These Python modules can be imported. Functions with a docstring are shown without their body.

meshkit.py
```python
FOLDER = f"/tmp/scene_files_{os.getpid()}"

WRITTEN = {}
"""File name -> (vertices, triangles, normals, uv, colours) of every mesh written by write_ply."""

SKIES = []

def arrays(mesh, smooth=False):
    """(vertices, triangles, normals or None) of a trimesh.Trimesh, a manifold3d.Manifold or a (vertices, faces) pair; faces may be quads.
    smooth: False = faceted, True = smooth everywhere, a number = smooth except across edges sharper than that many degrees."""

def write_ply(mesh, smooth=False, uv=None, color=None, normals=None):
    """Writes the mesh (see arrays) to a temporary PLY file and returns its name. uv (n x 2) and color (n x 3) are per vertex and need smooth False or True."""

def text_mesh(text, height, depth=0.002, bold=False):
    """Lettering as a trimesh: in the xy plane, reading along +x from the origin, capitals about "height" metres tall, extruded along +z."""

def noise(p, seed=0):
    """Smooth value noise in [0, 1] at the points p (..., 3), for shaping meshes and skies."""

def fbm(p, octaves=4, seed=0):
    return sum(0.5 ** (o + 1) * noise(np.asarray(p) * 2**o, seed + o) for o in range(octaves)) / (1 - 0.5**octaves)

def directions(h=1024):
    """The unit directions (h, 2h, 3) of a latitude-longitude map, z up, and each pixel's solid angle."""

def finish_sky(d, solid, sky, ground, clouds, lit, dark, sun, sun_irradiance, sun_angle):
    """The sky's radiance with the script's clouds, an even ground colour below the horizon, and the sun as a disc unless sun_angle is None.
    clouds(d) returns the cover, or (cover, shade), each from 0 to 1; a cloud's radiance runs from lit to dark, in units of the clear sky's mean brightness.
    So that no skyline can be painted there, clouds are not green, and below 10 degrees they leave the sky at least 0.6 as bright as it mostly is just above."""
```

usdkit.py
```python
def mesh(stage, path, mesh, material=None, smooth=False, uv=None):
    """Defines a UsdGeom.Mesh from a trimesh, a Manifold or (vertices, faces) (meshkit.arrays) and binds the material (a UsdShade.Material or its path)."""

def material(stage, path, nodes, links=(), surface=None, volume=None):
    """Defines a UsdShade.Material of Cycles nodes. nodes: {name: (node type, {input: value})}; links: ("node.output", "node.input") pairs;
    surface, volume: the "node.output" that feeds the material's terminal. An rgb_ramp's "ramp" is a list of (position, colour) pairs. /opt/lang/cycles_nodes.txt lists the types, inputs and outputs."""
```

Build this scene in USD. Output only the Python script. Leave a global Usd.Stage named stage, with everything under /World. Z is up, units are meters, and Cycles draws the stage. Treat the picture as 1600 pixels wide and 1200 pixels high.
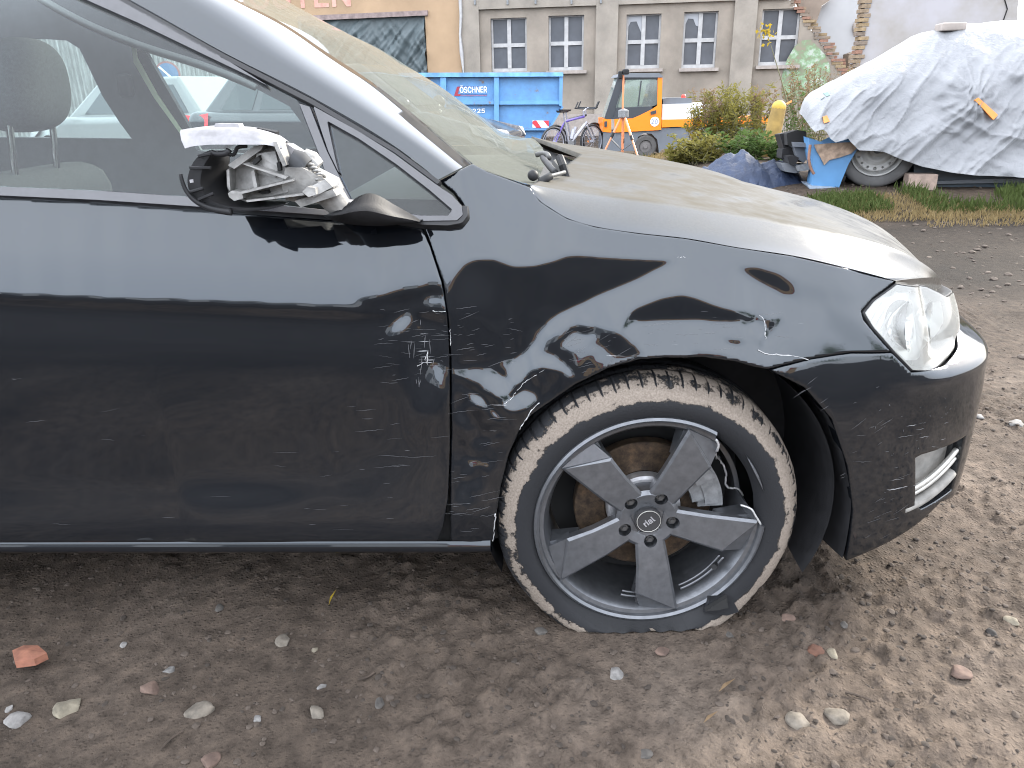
import math, random
import numpy as np, trimesh, manifold3d, usdkit, meshkit
from pxr import Usd, UsdGeom, UsdLux, UsdShade, Gf, Sdf, Vt
from scipy import sparse
from scipy.sparse.linalg import spsolve
from scipy.ndimage import map_coordinates, gaussian_filter
from scipy.spatial import Delaunay
from scipy.interpolate import CubicSpline, PchipInterpolator
from shapely.geometry.polygon import orient
from shapely.geometry import Polygon, Point, LineString, MultiPolygon, box as sbox
from shapely import contains_xy
from shapely.ops import unary_union
from PIL import Image, ImageDraw

# ------------------------------------------------------------------ camera, sky, sun
stage = Usd.Stage.CreateInMemory()
UsdGeom.SetStageUpAxis(stage, 'Z'); UsdGeom.SetStageMetersPerUnit(stage, 1.0)
UsdGeom.Xform.Define(stage, '/World'); UsdGeom.Scope.Define(stage, '/World/Looks')
FPX = 1200.
PITCH, YAW, ROLL = np.radians(21.0), np.radians(1.87), np.radians(1.1)
CF = np.array([-np.sin(YAW)*np.cos(PITCH), np.cos(YAW)*np.cos(PITCH), -np.sin(PITCH)])
_r0 = np.array([np.cos(YAW), np.sin(YAW), 0]); _u0 = np.cross(_r0, CF)
CR = np.cos(ROLL)*_r0-np.sin(ROLL)*_u0; CU = np.cos(ROLL)*_u0+np.sin(ROLL)*_r0
HUB = np.array([0, 0, .25])
CAM = np.array([-0.23045, -1.36550, 1.08125])
cam = UsdGeom.Camera.Define(stage, '/World/camera')
cam.CreateHorizontalApertureAttr(36.0); cam.CreateVerticalApertureAttr(27.0); cam.CreateFocalLengthAttr(27.0)
cam.CreateClippingRangeAttr((0.05, 5000.0))
_m = np.eye(4); _m[0, :3] = CR; _m[1, :3] = CU; _m[2, :3] = -CF; _m[3, :3] = CAM
cam.AddTransformOp().Set(Gf.Matrix4d(_m.tolist()))
cam.CreateExposureAttr(3.0)
SUN = np.array([0.80, 0.62, 0.0]); SUN /= np.linalg.norm(SUN); SUN_EL = math.radians(32)
SUN = np.array([SUN[0]*math.cos(SUN_EL), SUN[1]*math.cos(SUN_EL), math.sin(SUN_EL)])
SUN_ROT = math.atan2(SUN[0], SUN[1])
dome = UsdLux.DomeLight.Define(stage, '/World/sky')
dome.CreateIntensityAttr(1.0)
dome.GetPrim().SetCustomDataByKey('kind', 'structure')
SKY = usdkit.material(stage, '/World/Looks/sky_look', {
    'sky': ('sky_texture', {'sky_type': 'single_scattering', 'sun_disc': False, 'sun_elevation': SUN_EL, 'sun_rotation': SUN_ROT, 'aerosol_density': 2.0}),
    'tc': ('texture_coordinate', {}),
    'n': ('noise_texture', {'scale': 2.2, 'detail': 5.0, 'roughness': 0.55}),
    'r': ('rgb_ramp', {'ramp': [(0.25, (4.0, 4.2, 4.62)), (0.75, (4.6, 4.75, 5.0))]}),
    'mx': ('mix_color', {'fac': 0.86, 'use_clamp': False}), 'sx': ('separate_xyz', {}), 'el': ('rgb_ramp', {'ramp': [(0., (.66, .67, .69)), (.18, (.80, .81, .83)), (.40, (1., 1., 1.)), (1., (1.14, 1.13, 1.12))]}), 'mg': ('mix_color', {'blend_type': 'multiply', 'fac': 1., 'use_clamp': False}),
    'bg': ('background_shader', {'strength': 0.1})},
    [('tc.generated', 'n.vector'), ('n.fac', 'r.fac'), ('sky.color', 'mx.a'), ('r.color', 'mx.b'), ('tc.generated', 'sx.vector'), ('sx.z', 'el.fac'), ('mx.result', 'mg.a'), ('el.color', 'mg.b'), ('mg.result', 'bg.color')], surface='bg.background')
UsdShade.MaterialBindingAPI.Apply(dome.GetPrim()).Bind(SKY)
sun = UsdLux.DistantLight.Define(stage, '/World/sun')
sun.CreateNormalizeAttr(True); sun.CreateIntensityAttr(0.32); sun.CreateAngleAttr(12.0); sun.CreateColorAttr((1.0, .93, .82))
_z = SUN; _x = np.cross([0, 0, 1.], _z); _x /= np.linalg.norm(_x); _y = np.cross(_z, _x)
_m = np.eye(4); _m[0, :3] = _x; _m[1, :3] = _y; _m[2, :3] = _z
sun.AddTransformOp().Set(Gf.Matrix4d(_m.tolist()))

# ------------------------------------------------------------------ helpers
_names = {}
def numbered(base):
    k = _names.get(base, 0); _names[base] = k+1
    return base if k == 0 else '%s_%03d' % (base, k)
def P_(p): return str(p.GetPath()) if hasattr(p, 'GetPath') else (p or '/World')
def obj(name, mesh, mat, parent=None, smooth=False, label=None, cat=None, group=None, kind=None, pv=None):
    path = numbered(P_(parent)+'/'+name)
    m = usdkit.mesh(stage, path, mesh, mat, smooth=smooth).GetPrim()
    m.GetAttribute('doubleSided') and UsdGeom.Mesh(m).CreateDoubleSidedAttr(True)
    tag(m, label, cat, group, kind)
    if pv:
        for k, v in pv.items():
            UsdGeom.PrimvarsAPI(m).CreatePrimvar(k, Sdf.ValueTypeNames.FloatArray, 'vertex').Set(Vt.FloatArray.FromNumpy(np.asarray(v, np.float32)))
    return m
def tag(o, label=None, cat=None, group=None, kind=None):
    for k, v in (('label', label), ('category', cat), ('group', group), ('kind', kind)):
        if v: o.SetCustomDataByKey(k, v)
def thing(name, label, cat, loc=(0, 0, 0), rz=0, group=None, kind=None):
    x = UsdGeom.Xform.Define(stage, numbered('/World/'+name))
    x.AddTranslateOp().Set(Gf.Vec3d(*map(float, loc))); x.AddRotateZOp().Set(float(rz))
    tag(x.GetPrim(), label, cat, group, kind); return x.GetPrim()
def mat(name, nodes, links=(), surface='p.BSDF', volume=None):
    return usdkit.material(stage, '/World/Looks/'+name, nodes, links, surface, volume)
def plain(name, col, rough=.5, metal=0., noise=0., scale=20., bump=0., bscale=60., ior=1.5, detail=4.):
    """one colour with mottling and fine relief"""
    n = {'p': ('principled_bsdf', {'base_color': col, 'roughness': rough, 'metallic': metal, 'ior': ior}), 'g': ('texture_coordinate', {})}
    l = []
    if noise:
        lo = tuple(c*(1-noise) for c in col); hi = tuple(min(1, c*(1+noise)) for c in col)
        n['n'] = ('noise_texture', {'scale': scale, 'detail': detail, 'roughness': .6}); n['r'] = ('rgb_ramp', {'ramp': [(.3, lo), (.7, hi)]})
        l += [('g.object', 'n.vector'), ('n.fac', 'r.fac'), ('r.color', 'p.base_color')]
    if bump:
        n['bn'] = ('noise_texture', {'scale': bscale, 'detail': 4.}); n['b'] = ('bump', {'strength': 1., 'distance': bump})
        l += [('g.object', 'bn.vector'), ('bn.fac', 'b.height'), ('b.normal', 'p.normal')]
    return mat(name, n, l)
def pj(p):
    d = np.asarray(p, float)-CAM; z = d@CF
    return np.stack([800+FPX*(d@CR)/z, 600-FPX*(d@CU)/z], -1)
def ray(x, y): return CF+(np.asarray(x, float)[..., None]-800)/FPX*CR-(np.asarray(y, float)[..., None]-600)/FPX*CU
def upY(pts, Y):
    """points of a plane parallel to the car's side at depth Y, from where they are seen in the photograph"""
    pts = np.atleast_2d(pts).astype(float); d = ray(pts[:, 0], pts[:, 1])
    return CAM+d*((np.asarray(Y, float)-CAM[1])/d[:, 1])[:, None]
def upZ(pts, z=0.):
    pts = np.atleast_2d(pts).astype(float); d = ray(pts[:, 0], pts[:, 1])
    return CAM+d*((z-CAM[2])/d[:, 2])[:, None]
def cat(ms): return trimesh.util.concatenate(ms)
def bx(x0, x1, y0, y1, z0, z1):
    m = trimesh.creation.box([abs(x1-x0), abs(y1-y0), abs(z1-z0)]); m.apply_translation([(x0+x1)/2, (y0+y1)/2, (z0+z1)/2]); return m
def man(m):
    m = trimesh.Trimesh(np.array(m.vertices), np.array(m.faces), process=False); m.merge_vertices(digits_vertex=7); m.update_faces(m.nondegenerate_faces()); return _man(m)
def _man(m): return manifold3d.Manifold(manifold3d.Mesh(np.asarray(m.vertices, np.float32), np.asarray(m.faces, np.uint32)))
def tri(m):
    k = m.to_mesh(); return trimesh.Trimesh(k.vert_properties[:, :3], k.tri_verts, process=False)
def hull(pts): return tri(manifold3d.Manifold.hull_points(np.asarray(pts, float)))
def rbox(x0, x1, y0, y1, z0, z1, r=.01, seg=8):
    s = manifold3d.Manifold.sphere(r, seg); c = []
    for x in (x0+r, x1-r):
        for y in (y0+r, y1-r):
            for z in (z0+r, z1-r): c.append(s.translate((x, y, z)))
    return tri(manifold3d.Manifold.batch_hull(c))
def tube(pts, r, sides=8, cap=True):
    pts = np.asarray(pts, float); n = len(pts); r = np.broadcast_to(np.asarray(r, float), (n,))
    t = np.gradient(pts, axis=0); t /= np.linalg.norm(t, axis=1)[:, None]+1e-12
    a = np.array([0, 0, 1.]) if abs(t[0, 2]) < .9 else np.array([1., 0, 0]); V = []
    a = a-t[0]*(a@t[0]); a /= np.linalg.norm(a)
    for i in range(n):
        a = a-t[i]*(a@t[i]); a /= np.linalg.norm(a)+1e-12; b = np.cross(t[i], a); w = np.arange(sides)*2*np.pi/sides
        V.append(pts[i]+r[i]*(np.cos(w)[:, None]*a+np.sin(w)[:, None]*b))
    V = np.vstack(V); Fc = []
    for i in range(n-1):
        for k in range(sides):
            q = [i*sides+k, i*sides+(k+1) % sides, (i+1)*sides+(k+1) % sides, (i+1)*sides+k]; Fc += [[q[0], q[1], q[2]], [q[0], q[2], q[3]]]
    if cap:
        V = np.vstack([V, pts[0], pts[-1]]); c = n*sides
        for k in range(sides): Fc += [[c, (k+1) % sides, k], [c+1, (n-1)*sides+k, (n-1)*sides+(k+1) % sides]]
    return trimesh.Trimesh(V, Fc, process=False)
def revolve_y(prof, seg=96, closed=False):
    """profile of (radius, y) turned round the y axis"""
    prof = np.asarray(prof, float); n = len(prof); a = np.arange(seg)*2*np.pi/seg
    V = np.stack([np.outer(np.cos(a), prof[:, 0]), np.tile(prof[:, 1], (seg, 1)), np.outer(np.sin(a), prof[:, 0])], -1).reshape(-1, 3); Fc = []
    for i in range(seg):
        j = (i+1) % seg
        for k in range(n if closed else n-1):
            l = (k+1) % n; Fc += [[i*n+k, j*n+k, j*n+l], [i*n+k, j*n+l, i*n+l]]
    return trimesh.Trimesh(V, Fc, process=False)
def extrude_y(poly_xz, y0, y1):
    """flat outline in x, z made a slab between depths y0 and y1"""
    p = poly_xz if hasattr(poly_xz, 'exterior') else Polygon(poly_xz)
    if not p.is_valid: p = p.buffer(0)
    m = trimesh.creation.extrude_polygon(p, y1-y0, engine='earcut'); v = np.array(m.vertices)
    return trimesh.Trimesh(np.stack([v[:, 0], v[:, 2]+y0, v[:, 1]], 1), np.array(m.faces)[:, ::-1], process=False)
def grid_faces(nu, nv):
    i = np.arange(nu*nv).reshape(nu, nv); a, b, c, d = i[:-1, :-1].ravel(), i[1:, :-1].ravel(), i[1:, 1:].ravel(), i[:-1, 1:].ravel()
    return np.vstack([np.stack([a, b, c], 1), np.stack([a, c, d], 1)])
def resample(P, step=None, n=None, closed=False):
    P = np.asarray(P, float)
    if closed: P = np.vstack([P, P[:1]])
    L = np.r_[0, np.cumsum(np.linalg.norm(np.diff(P, axis=0), axis=1))]
    n = n or max(2, int(np.ceil(L[-1]/step))+1); t = np.linspace(0, L[-1], n)
    if step and not n: pass
    Q = np.stack([np.interp(t, L, P[:, k]) for k in range(P.shape[1])], 1)
    return Q[:-1] if closed else Q
def spl(P, n=60):
    """smooth curve through the points, evenly spaced"""
    P = np.asarray(P, float); L = np.r_[0, np.cumsum(np.linalg.norm(np.diff(P, axis=0), axis=1))]
    return resample(PchipInterpolator(L, P)(np.linspace(0, L[-1], n*6)), n=n)
def spin(m, deg, axis=(0, 0, 1), at=(0, 0, 0)):
    m = m.copy(); m.apply_transform(trimesh.transformations.rotation_matrix(math.radians(deg), axis, at)); return m
def mv(m, *t): m = m.copy(); m.apply_translation(t); return m

# ------------------------------------------------------------------ materials of the car
def paint_mat(name, base=(.0025, .003, .004), dust=.0):
    return mat(name, {
        'g': ('texture_coordinate', {}), 'w': ('attribute', {'attribute': 'wear'}), 'd': ('attribute', {'attribute': 'dust'}),
        'm1': ('mapping', {'scale': (9, 9, 260)}), 'n1': ('noise_texture', {'scale': 1., 'detail': 3., 'roughness': .65}),
        'sum': ('math', {'math_type': 'add'}), 'th': ('map_range', {'from_min': 1.13, 'from_max': 1.22, 'clamp': True}),
        'n2': ('noise_texture', {'scale': 14., 'detail': 6., 'roughness': .7}), 'n3': ('noise_texture', {'scale': 420., 'detail': 2.}),
        'dm': ('math', {'math_type': 'multiply'}), 'dr': ('map_range', {'from_min': .25, 'from_max': .75, 'to_min': .5, 'to_max': 1.3, 'clamp': True}),
        'sp': ('map_range', {'from_min': .68, 'from_max': .74, 'to_min': 0., 'to_max': .025, 'clamp': True}),
        'da': ('math', {'math_type': 'add', 'use_clamp': True}),
        'c1': ('mix_color', {'a': base, 'b': (.098, .091, .077)}), 'c2': ('mix_color', {'b': (.55, .55, .56)}),
        'ro': ('map_range', {'from_min': 0., 'from_max': 1., 'to_min': .035, 'to_max': .75, 'clamp': True}),
        'p': ('principled_bsdf', {'ior': 1.85, 'specular_tint': (.91, .96, 1.)}), 'p2': ('diffuse_bsdf', {}), 'mx': ('mix_closure', {})},
        [('g.object', 'm1.vector'), ('m1.vector', 'n1.vector'), ('n1.fac', 'sum.value1'), ('w.fac', 'sum.value2'), ('sum.value', 'th.value'),
         ('g.object', 'n2.vector'), ('g.object', 'n3.vector'), ('n2.fac', 'dr.value'), ('dr.result', 'dm.value1'), ('d.fac', 'dm.value2'),
         ('n3.fac', 'sp.value'), ('dm.value', 'da.value1'), ('sp.result', 'da.value2'),
         ('da.value', 'c1.fac'), ('th.result', 'c2.fac'), ('c1.result', 'c2.a'), ('c2.result', 'p.base_color'), ('da.value', 'ro.value'), ('ro.result', 'p.roughness'),
         ('c2.result', 'p2.color'), ('da.value', 'mx.fac'), ('p.BSDF', 'mx.closure1'), ('p2.BSDF', 'mx.closure2')], surface='mx.closure')
M = {}
M['paint'] = paint_mat('black_paint')
M['trim'] = plain('black_trim', (.022, .022, .025), .22, ior=1.8, noise=.2, scale=40)
M['plastic'] = plain('black_plastic', (.012, .012, .013), .5, noise=.35, scale=30, bump=.0004, bscale=700, ior=1.35)
M['rubber'] = plain('seal_rubber', (.010, .010, .011), .55)
M['dark'] = plain('dark_inside', (.006, .006, .006), .9)
M['grey_trim'] = plain('grey_interior_trim', (.16, .165, .17), .8, noise=.1, scale=30)
M['dark_trim'] = plain('dark_interior_trim', (.035, .037, .040), .8, noise=.1, scale=30)
M['seat'] = plain('seat_fabric', (.035, .037, .042), .9, noise=.2, scale=200, bump=.0006, bscale=900)
M['chrome'] = plain('chrome', (.75, .75, .75), .12, metal=1.)
M['bright_edge'] = plain('torn_bright_alloy', (.42, .42, .42), .35, metal=.6, noise=.2, scale=200, bump=.0008, bscale=300)
M['alloy'] = plain('gunmetal_alloy', (.125, .13, .14), .30, metal=.8, noise=.15, scale=60, bump=.00012, bscale=800, ior=1.7)
M['cast'] = plain('cast_zinc', (.25, .245, .235), .5, metal=.3, noise=.45, scale=26, bump=.0012, bscale=120)
M['white_plastic'] = plain('white_plastic', (.235, .23, .238), .45, noise=.30, scale=30)
def glass_mat(name, tint, veil=0., ior=2.0, veilcol=(.6, .65, .66), dust=False):
    n = {'t': ('transparent_bsdf', {'color': tint}), 'g': ('glossy_bsdf', {'color': (1, 1, 1), 'roughness': .02}), 'f': ('fresnel', {'IOR': ior}), 'm': ('mix_closure', {}),
         'd': ('diffuse_bsdf', {'color': veilcol}), 'm2': ('mix_closure', {'fac': veil})}
    l = [('f.fac', 'm.fac'), ('t.BSDF', 'm.closure1'), ('g.BSDF', 'm.closure2'), ('m.closure', 'm2.closure1'), ('d.BSDF', 'm2.closure2')]
    if dust:
        n.update({'tc': ('texture_coordinate', {}), 'at': ('attribute', {'attribute': 'dust'}), 'mp': ('mapping', {'scale': (5, 9, 5), 'rotation': (0, .5, .6)}), 'nz': ('noise_texture', {'scale': 2.2, 'detail': 8., 'roughness': .72}),
                  'ad': ('math', {'math_type': 'add'}), 'mr': ('map_range', {'from_min': .62, 'from_max': 1.1, 'to_min': .12, 'to_max': .72, 'clamp': True})})
        l += [('tc.object', 'mp.vector'), ('mp.vector', 'nz.vector'), ('nz.fac', 'ad.value1'), ('at.fac', 'ad.value2'), ('ad.value', 'mr.value'), ('mr.result', 'm2.fac')]
    return mat(name, n, l, 'm2.closure')
M['glass'] = glass_mat('window_glass', (.78, .88, .86), .008, ior=1.5)
M['far_glass'] = glass_mat('far_window_glass', (.90, .95, .94), .0, ior=1.4)
M['windshield'] = glass_mat('dusty_windshield', (.66, .75, .70), .3, ior=1.2, veilcol=(.092, .096, .083), dust=True)
M['lens'] = glass_mat('headlight_lens', (.93, .94, .93), .17, ior=1.6, veilcol=(.62, .62, .58))

# ------------------------------------------------------------------ the car's side: one surface, (s, z) -> point
_plan = np.array([(-3.6, -.006), (-2.4, -.016), (-1.4, -.02), (-.6, -.02), (-.2, -.02), (.1, -.018), (.3, -.008), (.42, .008), (.53, .035), (.62, .080), (.69, .140), (.745, .23), (.788, .36), (.82, .55), (.834, .75), (.837, .89)])
_L = np.r_[0, np.cumsum(np.linalg.norm(np.diff(_plan, axis=0), axis=1))]; _L -= np.interp(-.2, _plan[:, 0], _L)+.2
_pc = CubicSpline(_L, _plan); SMAX = _L[-1]
DS = .004
sv = np.arange(-3.6, SMAX+DS, DS); zv = np.arange(.08, 1.04, DS); NS, NZ = len(sv), len(zv)
SS, ZZ = np.meshgrid(sv, zv, indexing='ij')
def smooth(x, a, b): t = np.clip((x-a)/(b-a), 0, 1); return t*t*(3-2*t)
def lerp(a, b, t): return a+(b-a)*t
zc = .703-.0519*(SS+.4)
_g = upY([(659, 340), (660, 349), (673, 385), (691, 440), (699, 490), (704, 560), (705, 700), (701, 780), (686, 846)], -.01)[:, [0, 2]]; _g = _g[np.argsort(_g[:, 1])]
SG = np.interp(ZZ, _g[:, 1], _g[:, 0])
door_t = np.interp(ZZ, [.08, .2, .245, .28, .33, .38, .46, .60], [-16, -9, -4, 6.5, 7.5, 1, -.5, 0])
door_t = np.where(ZZ > .58, np.interp(ZZ-zc, [-.13, -.10, -.07, -.035, -.012, -.001, .001, .03, .10, .25], [0, 2, 6.2, 5.2, -9, -9, 15.5, 16.5, 20, 24]), door_t)
front_t = np.interp(ZZ, [.08, .17, .26, .34, .44, .52, .585, .64, .70, .80, .90], [-16, -9, -4, -1, 0, 3, 9, 24, 26, 30, 38])
fend_t = np.interp(ZZ, [.08, .25, .45, .56, .595, .70, .80, .86, .92], [-12, -5, -2, 0, 24, 25, 25, 28, 31])
_ld = smooth(SS, .49, .60)*smooth(ZZ, .545, .552)*(1-smooth(ZZ, .580, .588)); front_t = lerp(front_t, 60, _ld)
w1 = smooth(SS, .12, .34); TILT = lerp(lerp(door_t, fend_t, smooth(SS, -.41, -.20)), front_t, w1)
BASE = TILT.copy()
def integrate(T):
    g = np.tan(np.radians(T)); G = np.zeros_like(g); G[:, 1:] = np.cumsum((g[:, 1:]+g[:, :-1])/2*DS, axis=1)
    k = int(round((.50-.08)/DS)); return G-G[:, k:k+1]
class Side:
    def __init__(s): s.G = integrate(BASE)
    def __call__(s, u, v, off=0.):
        u = np.asarray(u, float); v = np.asarray(v, float)
        u, v = np.broadcast_arrays(u, v); g = map_coordinates(s.G, [np.atleast_1d(u-sv[0])/DS, np.atleast_1d(v-zv[0])/DS], order=1, mode='nearest').reshape(u.shape)-off
        p = _pc(np.clip(u, _L[0], SMAX)); d = _pc(np.clip(u, _L[0], SMAX), 1); d /= np.linalg.norm(d, axis=-1, keepdims=True)
        return np.stack([p[..., 0]-d[..., 1]*g, p[..., 1]+d[..., 0]*g, v], -1)
class Glasshouse:
    """the plane of the side windows, leaning inwards"""
    def __init__(s, d=0.): s.d = d
    def __call__(s, u, v, off=0.):
        u = np.asarray(u, float); v = np.asarray(v, float)
        return np.stack([u, .034+(v-.91)*.47+.10*np.maximum(0, v-1.15)**1.5-off+s.d+0*u, v], -1)
def trace(surf, pts, guess=None):
    """where on the surface the points of the photograph lie"""
    pts = np.atleast_2d(pts).astype(float)
    if guess is None:
        q = upY(pts, 0.); uv = q[:, [0, 2]].copy()
    else: uv = np.array(guess, float)
    for it in range(60):
        p0 = pj(surf(uv[:, 0], uv[:, 1])); e = pts-p0; h = 2e-3
        a = (pj(surf(uv[:, 0]+h, uv[:, 1]))-p0)/h; b = (pj(surf(uv[:, 0], uv[:, 1]+h))-p0)/h
        det = a[:, 0]*b[:, 1]-a[:, 1]*b[:, 0]; det = np.where(np.abs(det) < 3e4, 3e4*np.sign(det+1e-9), det)
        du = (e[:, 0]*b[:, 1]-e[:, 1]*b[:, 0])/det; dv = (a[:, 0]*e[:, 1]-a[:, 1]*e[:, 0])/det
        st = np.stack([du, dv], 1)*.7; n = np.abs(st).max(1, keepdims=True); uv = uv+st*np.minimum(1, .05/np.maximum(n, 1e-9))
    return uv
S = Side(); UG = Glasshouse()

# ---- the dents: how steeply the metal leans, region by region, then the sheet that fits those slopes best
def raster(pts_px, blur=0.):
    uv = trace(S, pts_px); im = Image.new('L', (NS*2, NZ*2))
    ImageDraw.Draw(im).polygon([tuple(p) for p in np.stack([(uv[:, 0]-sv[0])/DS*2, (uv[:, 1]-zv[0])/DS*2], 1)], fill=255)
    a = np.asarray(im, float).reshape(NZ, 2, NS, 2).mean((1, 3)).T/255
    return gaussian_filter(a, blur) if blur else a
DENTS0 = [
 (-1, .8, [(703, 460), (712, 432), (728, 408), (742, 402), (775, 399), (806, 410), (832, 407), (862, 400), (886, 390), (910, 389), (1057, 402), (1000, 433), (928, 464), (880, 490), (850, 514), (838, 535), (826, 552), (808, 571), (775, 571), (703, 574)]),
 (5.5, 3., [(706, 462), (716, 434), (732, 412), (748, 412), (760, 430), (770, 455), (764, 482), (730, 488), (705, 485)]),
 (25, .8, [(703, 581), (730, 578), (755, 580), (775, 589), (790, 602), (789, 622), (776, 618), (755, 606), (728, 595)]),
 (-6, 1.5, [(703, 588), (728, 600), (757, 617), (786, 632), (800, 650), (808, 672), (790, 700), (776, 760), (770, 850), (700, 850)]),
 (6, 2., [(706, 700), (770, 690), (765, 770), (715, 800)]),
 (3, .8, [(850, 558), (854, 534), (866, 522), (880, 513), (910, 508), (940, 510), (970, 519), (988, 535), (1009, 556), (970, 566), (935, 578), (901, 590), (886, 576), (866, 562)]),
 (6.5, 2.5, [(905, 540), (935, 530), (960, 545), (940, 562), (905, 575), (893, 560)]),
 (25, .6, [(789, 600), (800, 580), (812, 571), (850, 571), (833, 586), (812, 600), (803, 614), (790, 622)]),
 (29, .6, [(862, 562), (874, 570), (890, 580), (899, 596), (880, 588), (854, 577)]),
 (-6, .6, [(806, 612), (820, 596), (850, 578), (886, 590), (872, 602), (846, 624), (822, 614)]),
 (26, .6, [(787, 633), (802, 624), (820, 617), (841, 628), (826, 643), (802, 647)]),
 (-8, .6, [(800, 648), (828, 645), (845, 632), (830, 655), (812, 672)]),
 (-1, .8, [(982, 492), (990, 483), (997, 477), (1035, 460), (1065, 454), (1085, 460), (1115, 472), (1172, 489), (1192, 496), (1196, 530), (1184, 524), (1170, 506), (1140, 502), (1072, 500), (1010, 502), (986, 500)]),
 (4, .8, [(1196, 496), (1212, 494), (1226, 496), (1220, 510), (1212, 520), (1201, 529)]),
 (30, .6, [(1172, 508), (1184, 526), (1196, 534), (1194, 512), (1184, 502)]),
 (3, 1.2, [(1146, 411), (1185, 413), (1217, 421), (1240, 438), (1246, 460), (1224, 461), (1190, 441), (1168, 428)]),
 (12.5, 4., [(1235, 430), (1300, 440), (1350, 460), (1330, 475), (1260, 470), (1240, 460)]),
 (15, 1.2, [(1130, 527), (1165, 532), (1160, 537), (1140, 535)]),
 (4, 1., [(605, 500), (625, 488), (640, 484), (650, 492), (634, 512), (612, 524)]),
 (27, .8, [(607, 522), (622, 500), (640, 490), (642, 500), (630, 516)]),
 (6, 1.5, [(535, 482), (600, 466), (680, 440), (690, 444), (697, 486), (640, 486)]),
 (13, 3., [(640, 570), (690, 560), (694, 640), (650, 650)]),
]
DENTS = DENTS0+[
 (6, .6, [(978, 496), (985, 491), (987, 500), (979, 514), (974, 512)]),
 (1, .6, [(1128, 526), (1168, 531), (1160, 540), (1140, 536)]),
 (8, 1.2, [(905, 574), (940, 562), (985, 556), (1000, 559), (950, 574), (915, 590)]),
 (21, .5, [(716, 604), (740, 616), (768, 636), (788, 656), (780, 658), (756, 640), (732, 622)]),
 (9, 1.2, [(712, 640), (730, 648), (752, 676), (748, 690), (726, 672), (712, 656)]),
 (24, .6, [(880, 540), (900, 526), (930, 524), (918, 536), (894, 552)]),
 (-4, .6, [(842, 598), (868, 586), (884, 588), (866, 602), (850, 612)]),
 (10, .8, [(645, 500), (690, 504), (694, 548), (668, 560), (648, 548)]),
 (24, .8, [(676, 566), (694, 572), (696, 606), (682, 598)]),
 (-5, .7, [(560, 470), (640, 452), (690, 446), (694, 462), (640, 472), (580, 480)]),
 (20, .7, [(664, 462), (690, 460), (694, 474), (668, 478)]),
 (2, .6, [(1080, 548), (1130, 552), (1180, 566), (1130, 562), (1090, 556)]),
 (14, 1.5, [(1290, 470), (1340, 500), (1370, 540), (1330, 540), (1300, 510)]),
]
for t, blur, pts in DENTS:
    a = raster(pts, blur); TILT = lerp(TILT, t, a)
TILT = gaussian_filter(TILT, .7)
# ripples of crumpled metal near the arch and on the door's leading edge
_rip = raster([(703, 580), (800, 560), (900, 560), (870, 620), (800, 680), (770, 850), (703, 850)], 4)
_rn = meshkit.fbm(np.stack([SS*14, ZZ*22, 0*SS], -1), 3, 5)-.5
_rn2 = np.abs(meshkit.fbm(np.stack([SS*20+ZZ*9, ZZ*24-SS*7, 0*SS+9], -1), 3, 15)-.5)*2
TILT = TILT+_rip*(_rn*22+(_rn2-.25)*26)
_rip4 = raster([(830, 500), (960, 490), (1010, 560), (890, 592), (845, 570)], 5)+raster([(1140, 480), (1240, 480), (1245, 555), (1150, 552)], 5)
TILT = TILT+_rip4*(np.abs(meshkit.fbm(np.stack([SS*26-ZZ*20, ZZ*22+SS*14, 0*SS+2], -1), 3, 19)-.5)*2-.22)*24
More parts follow.
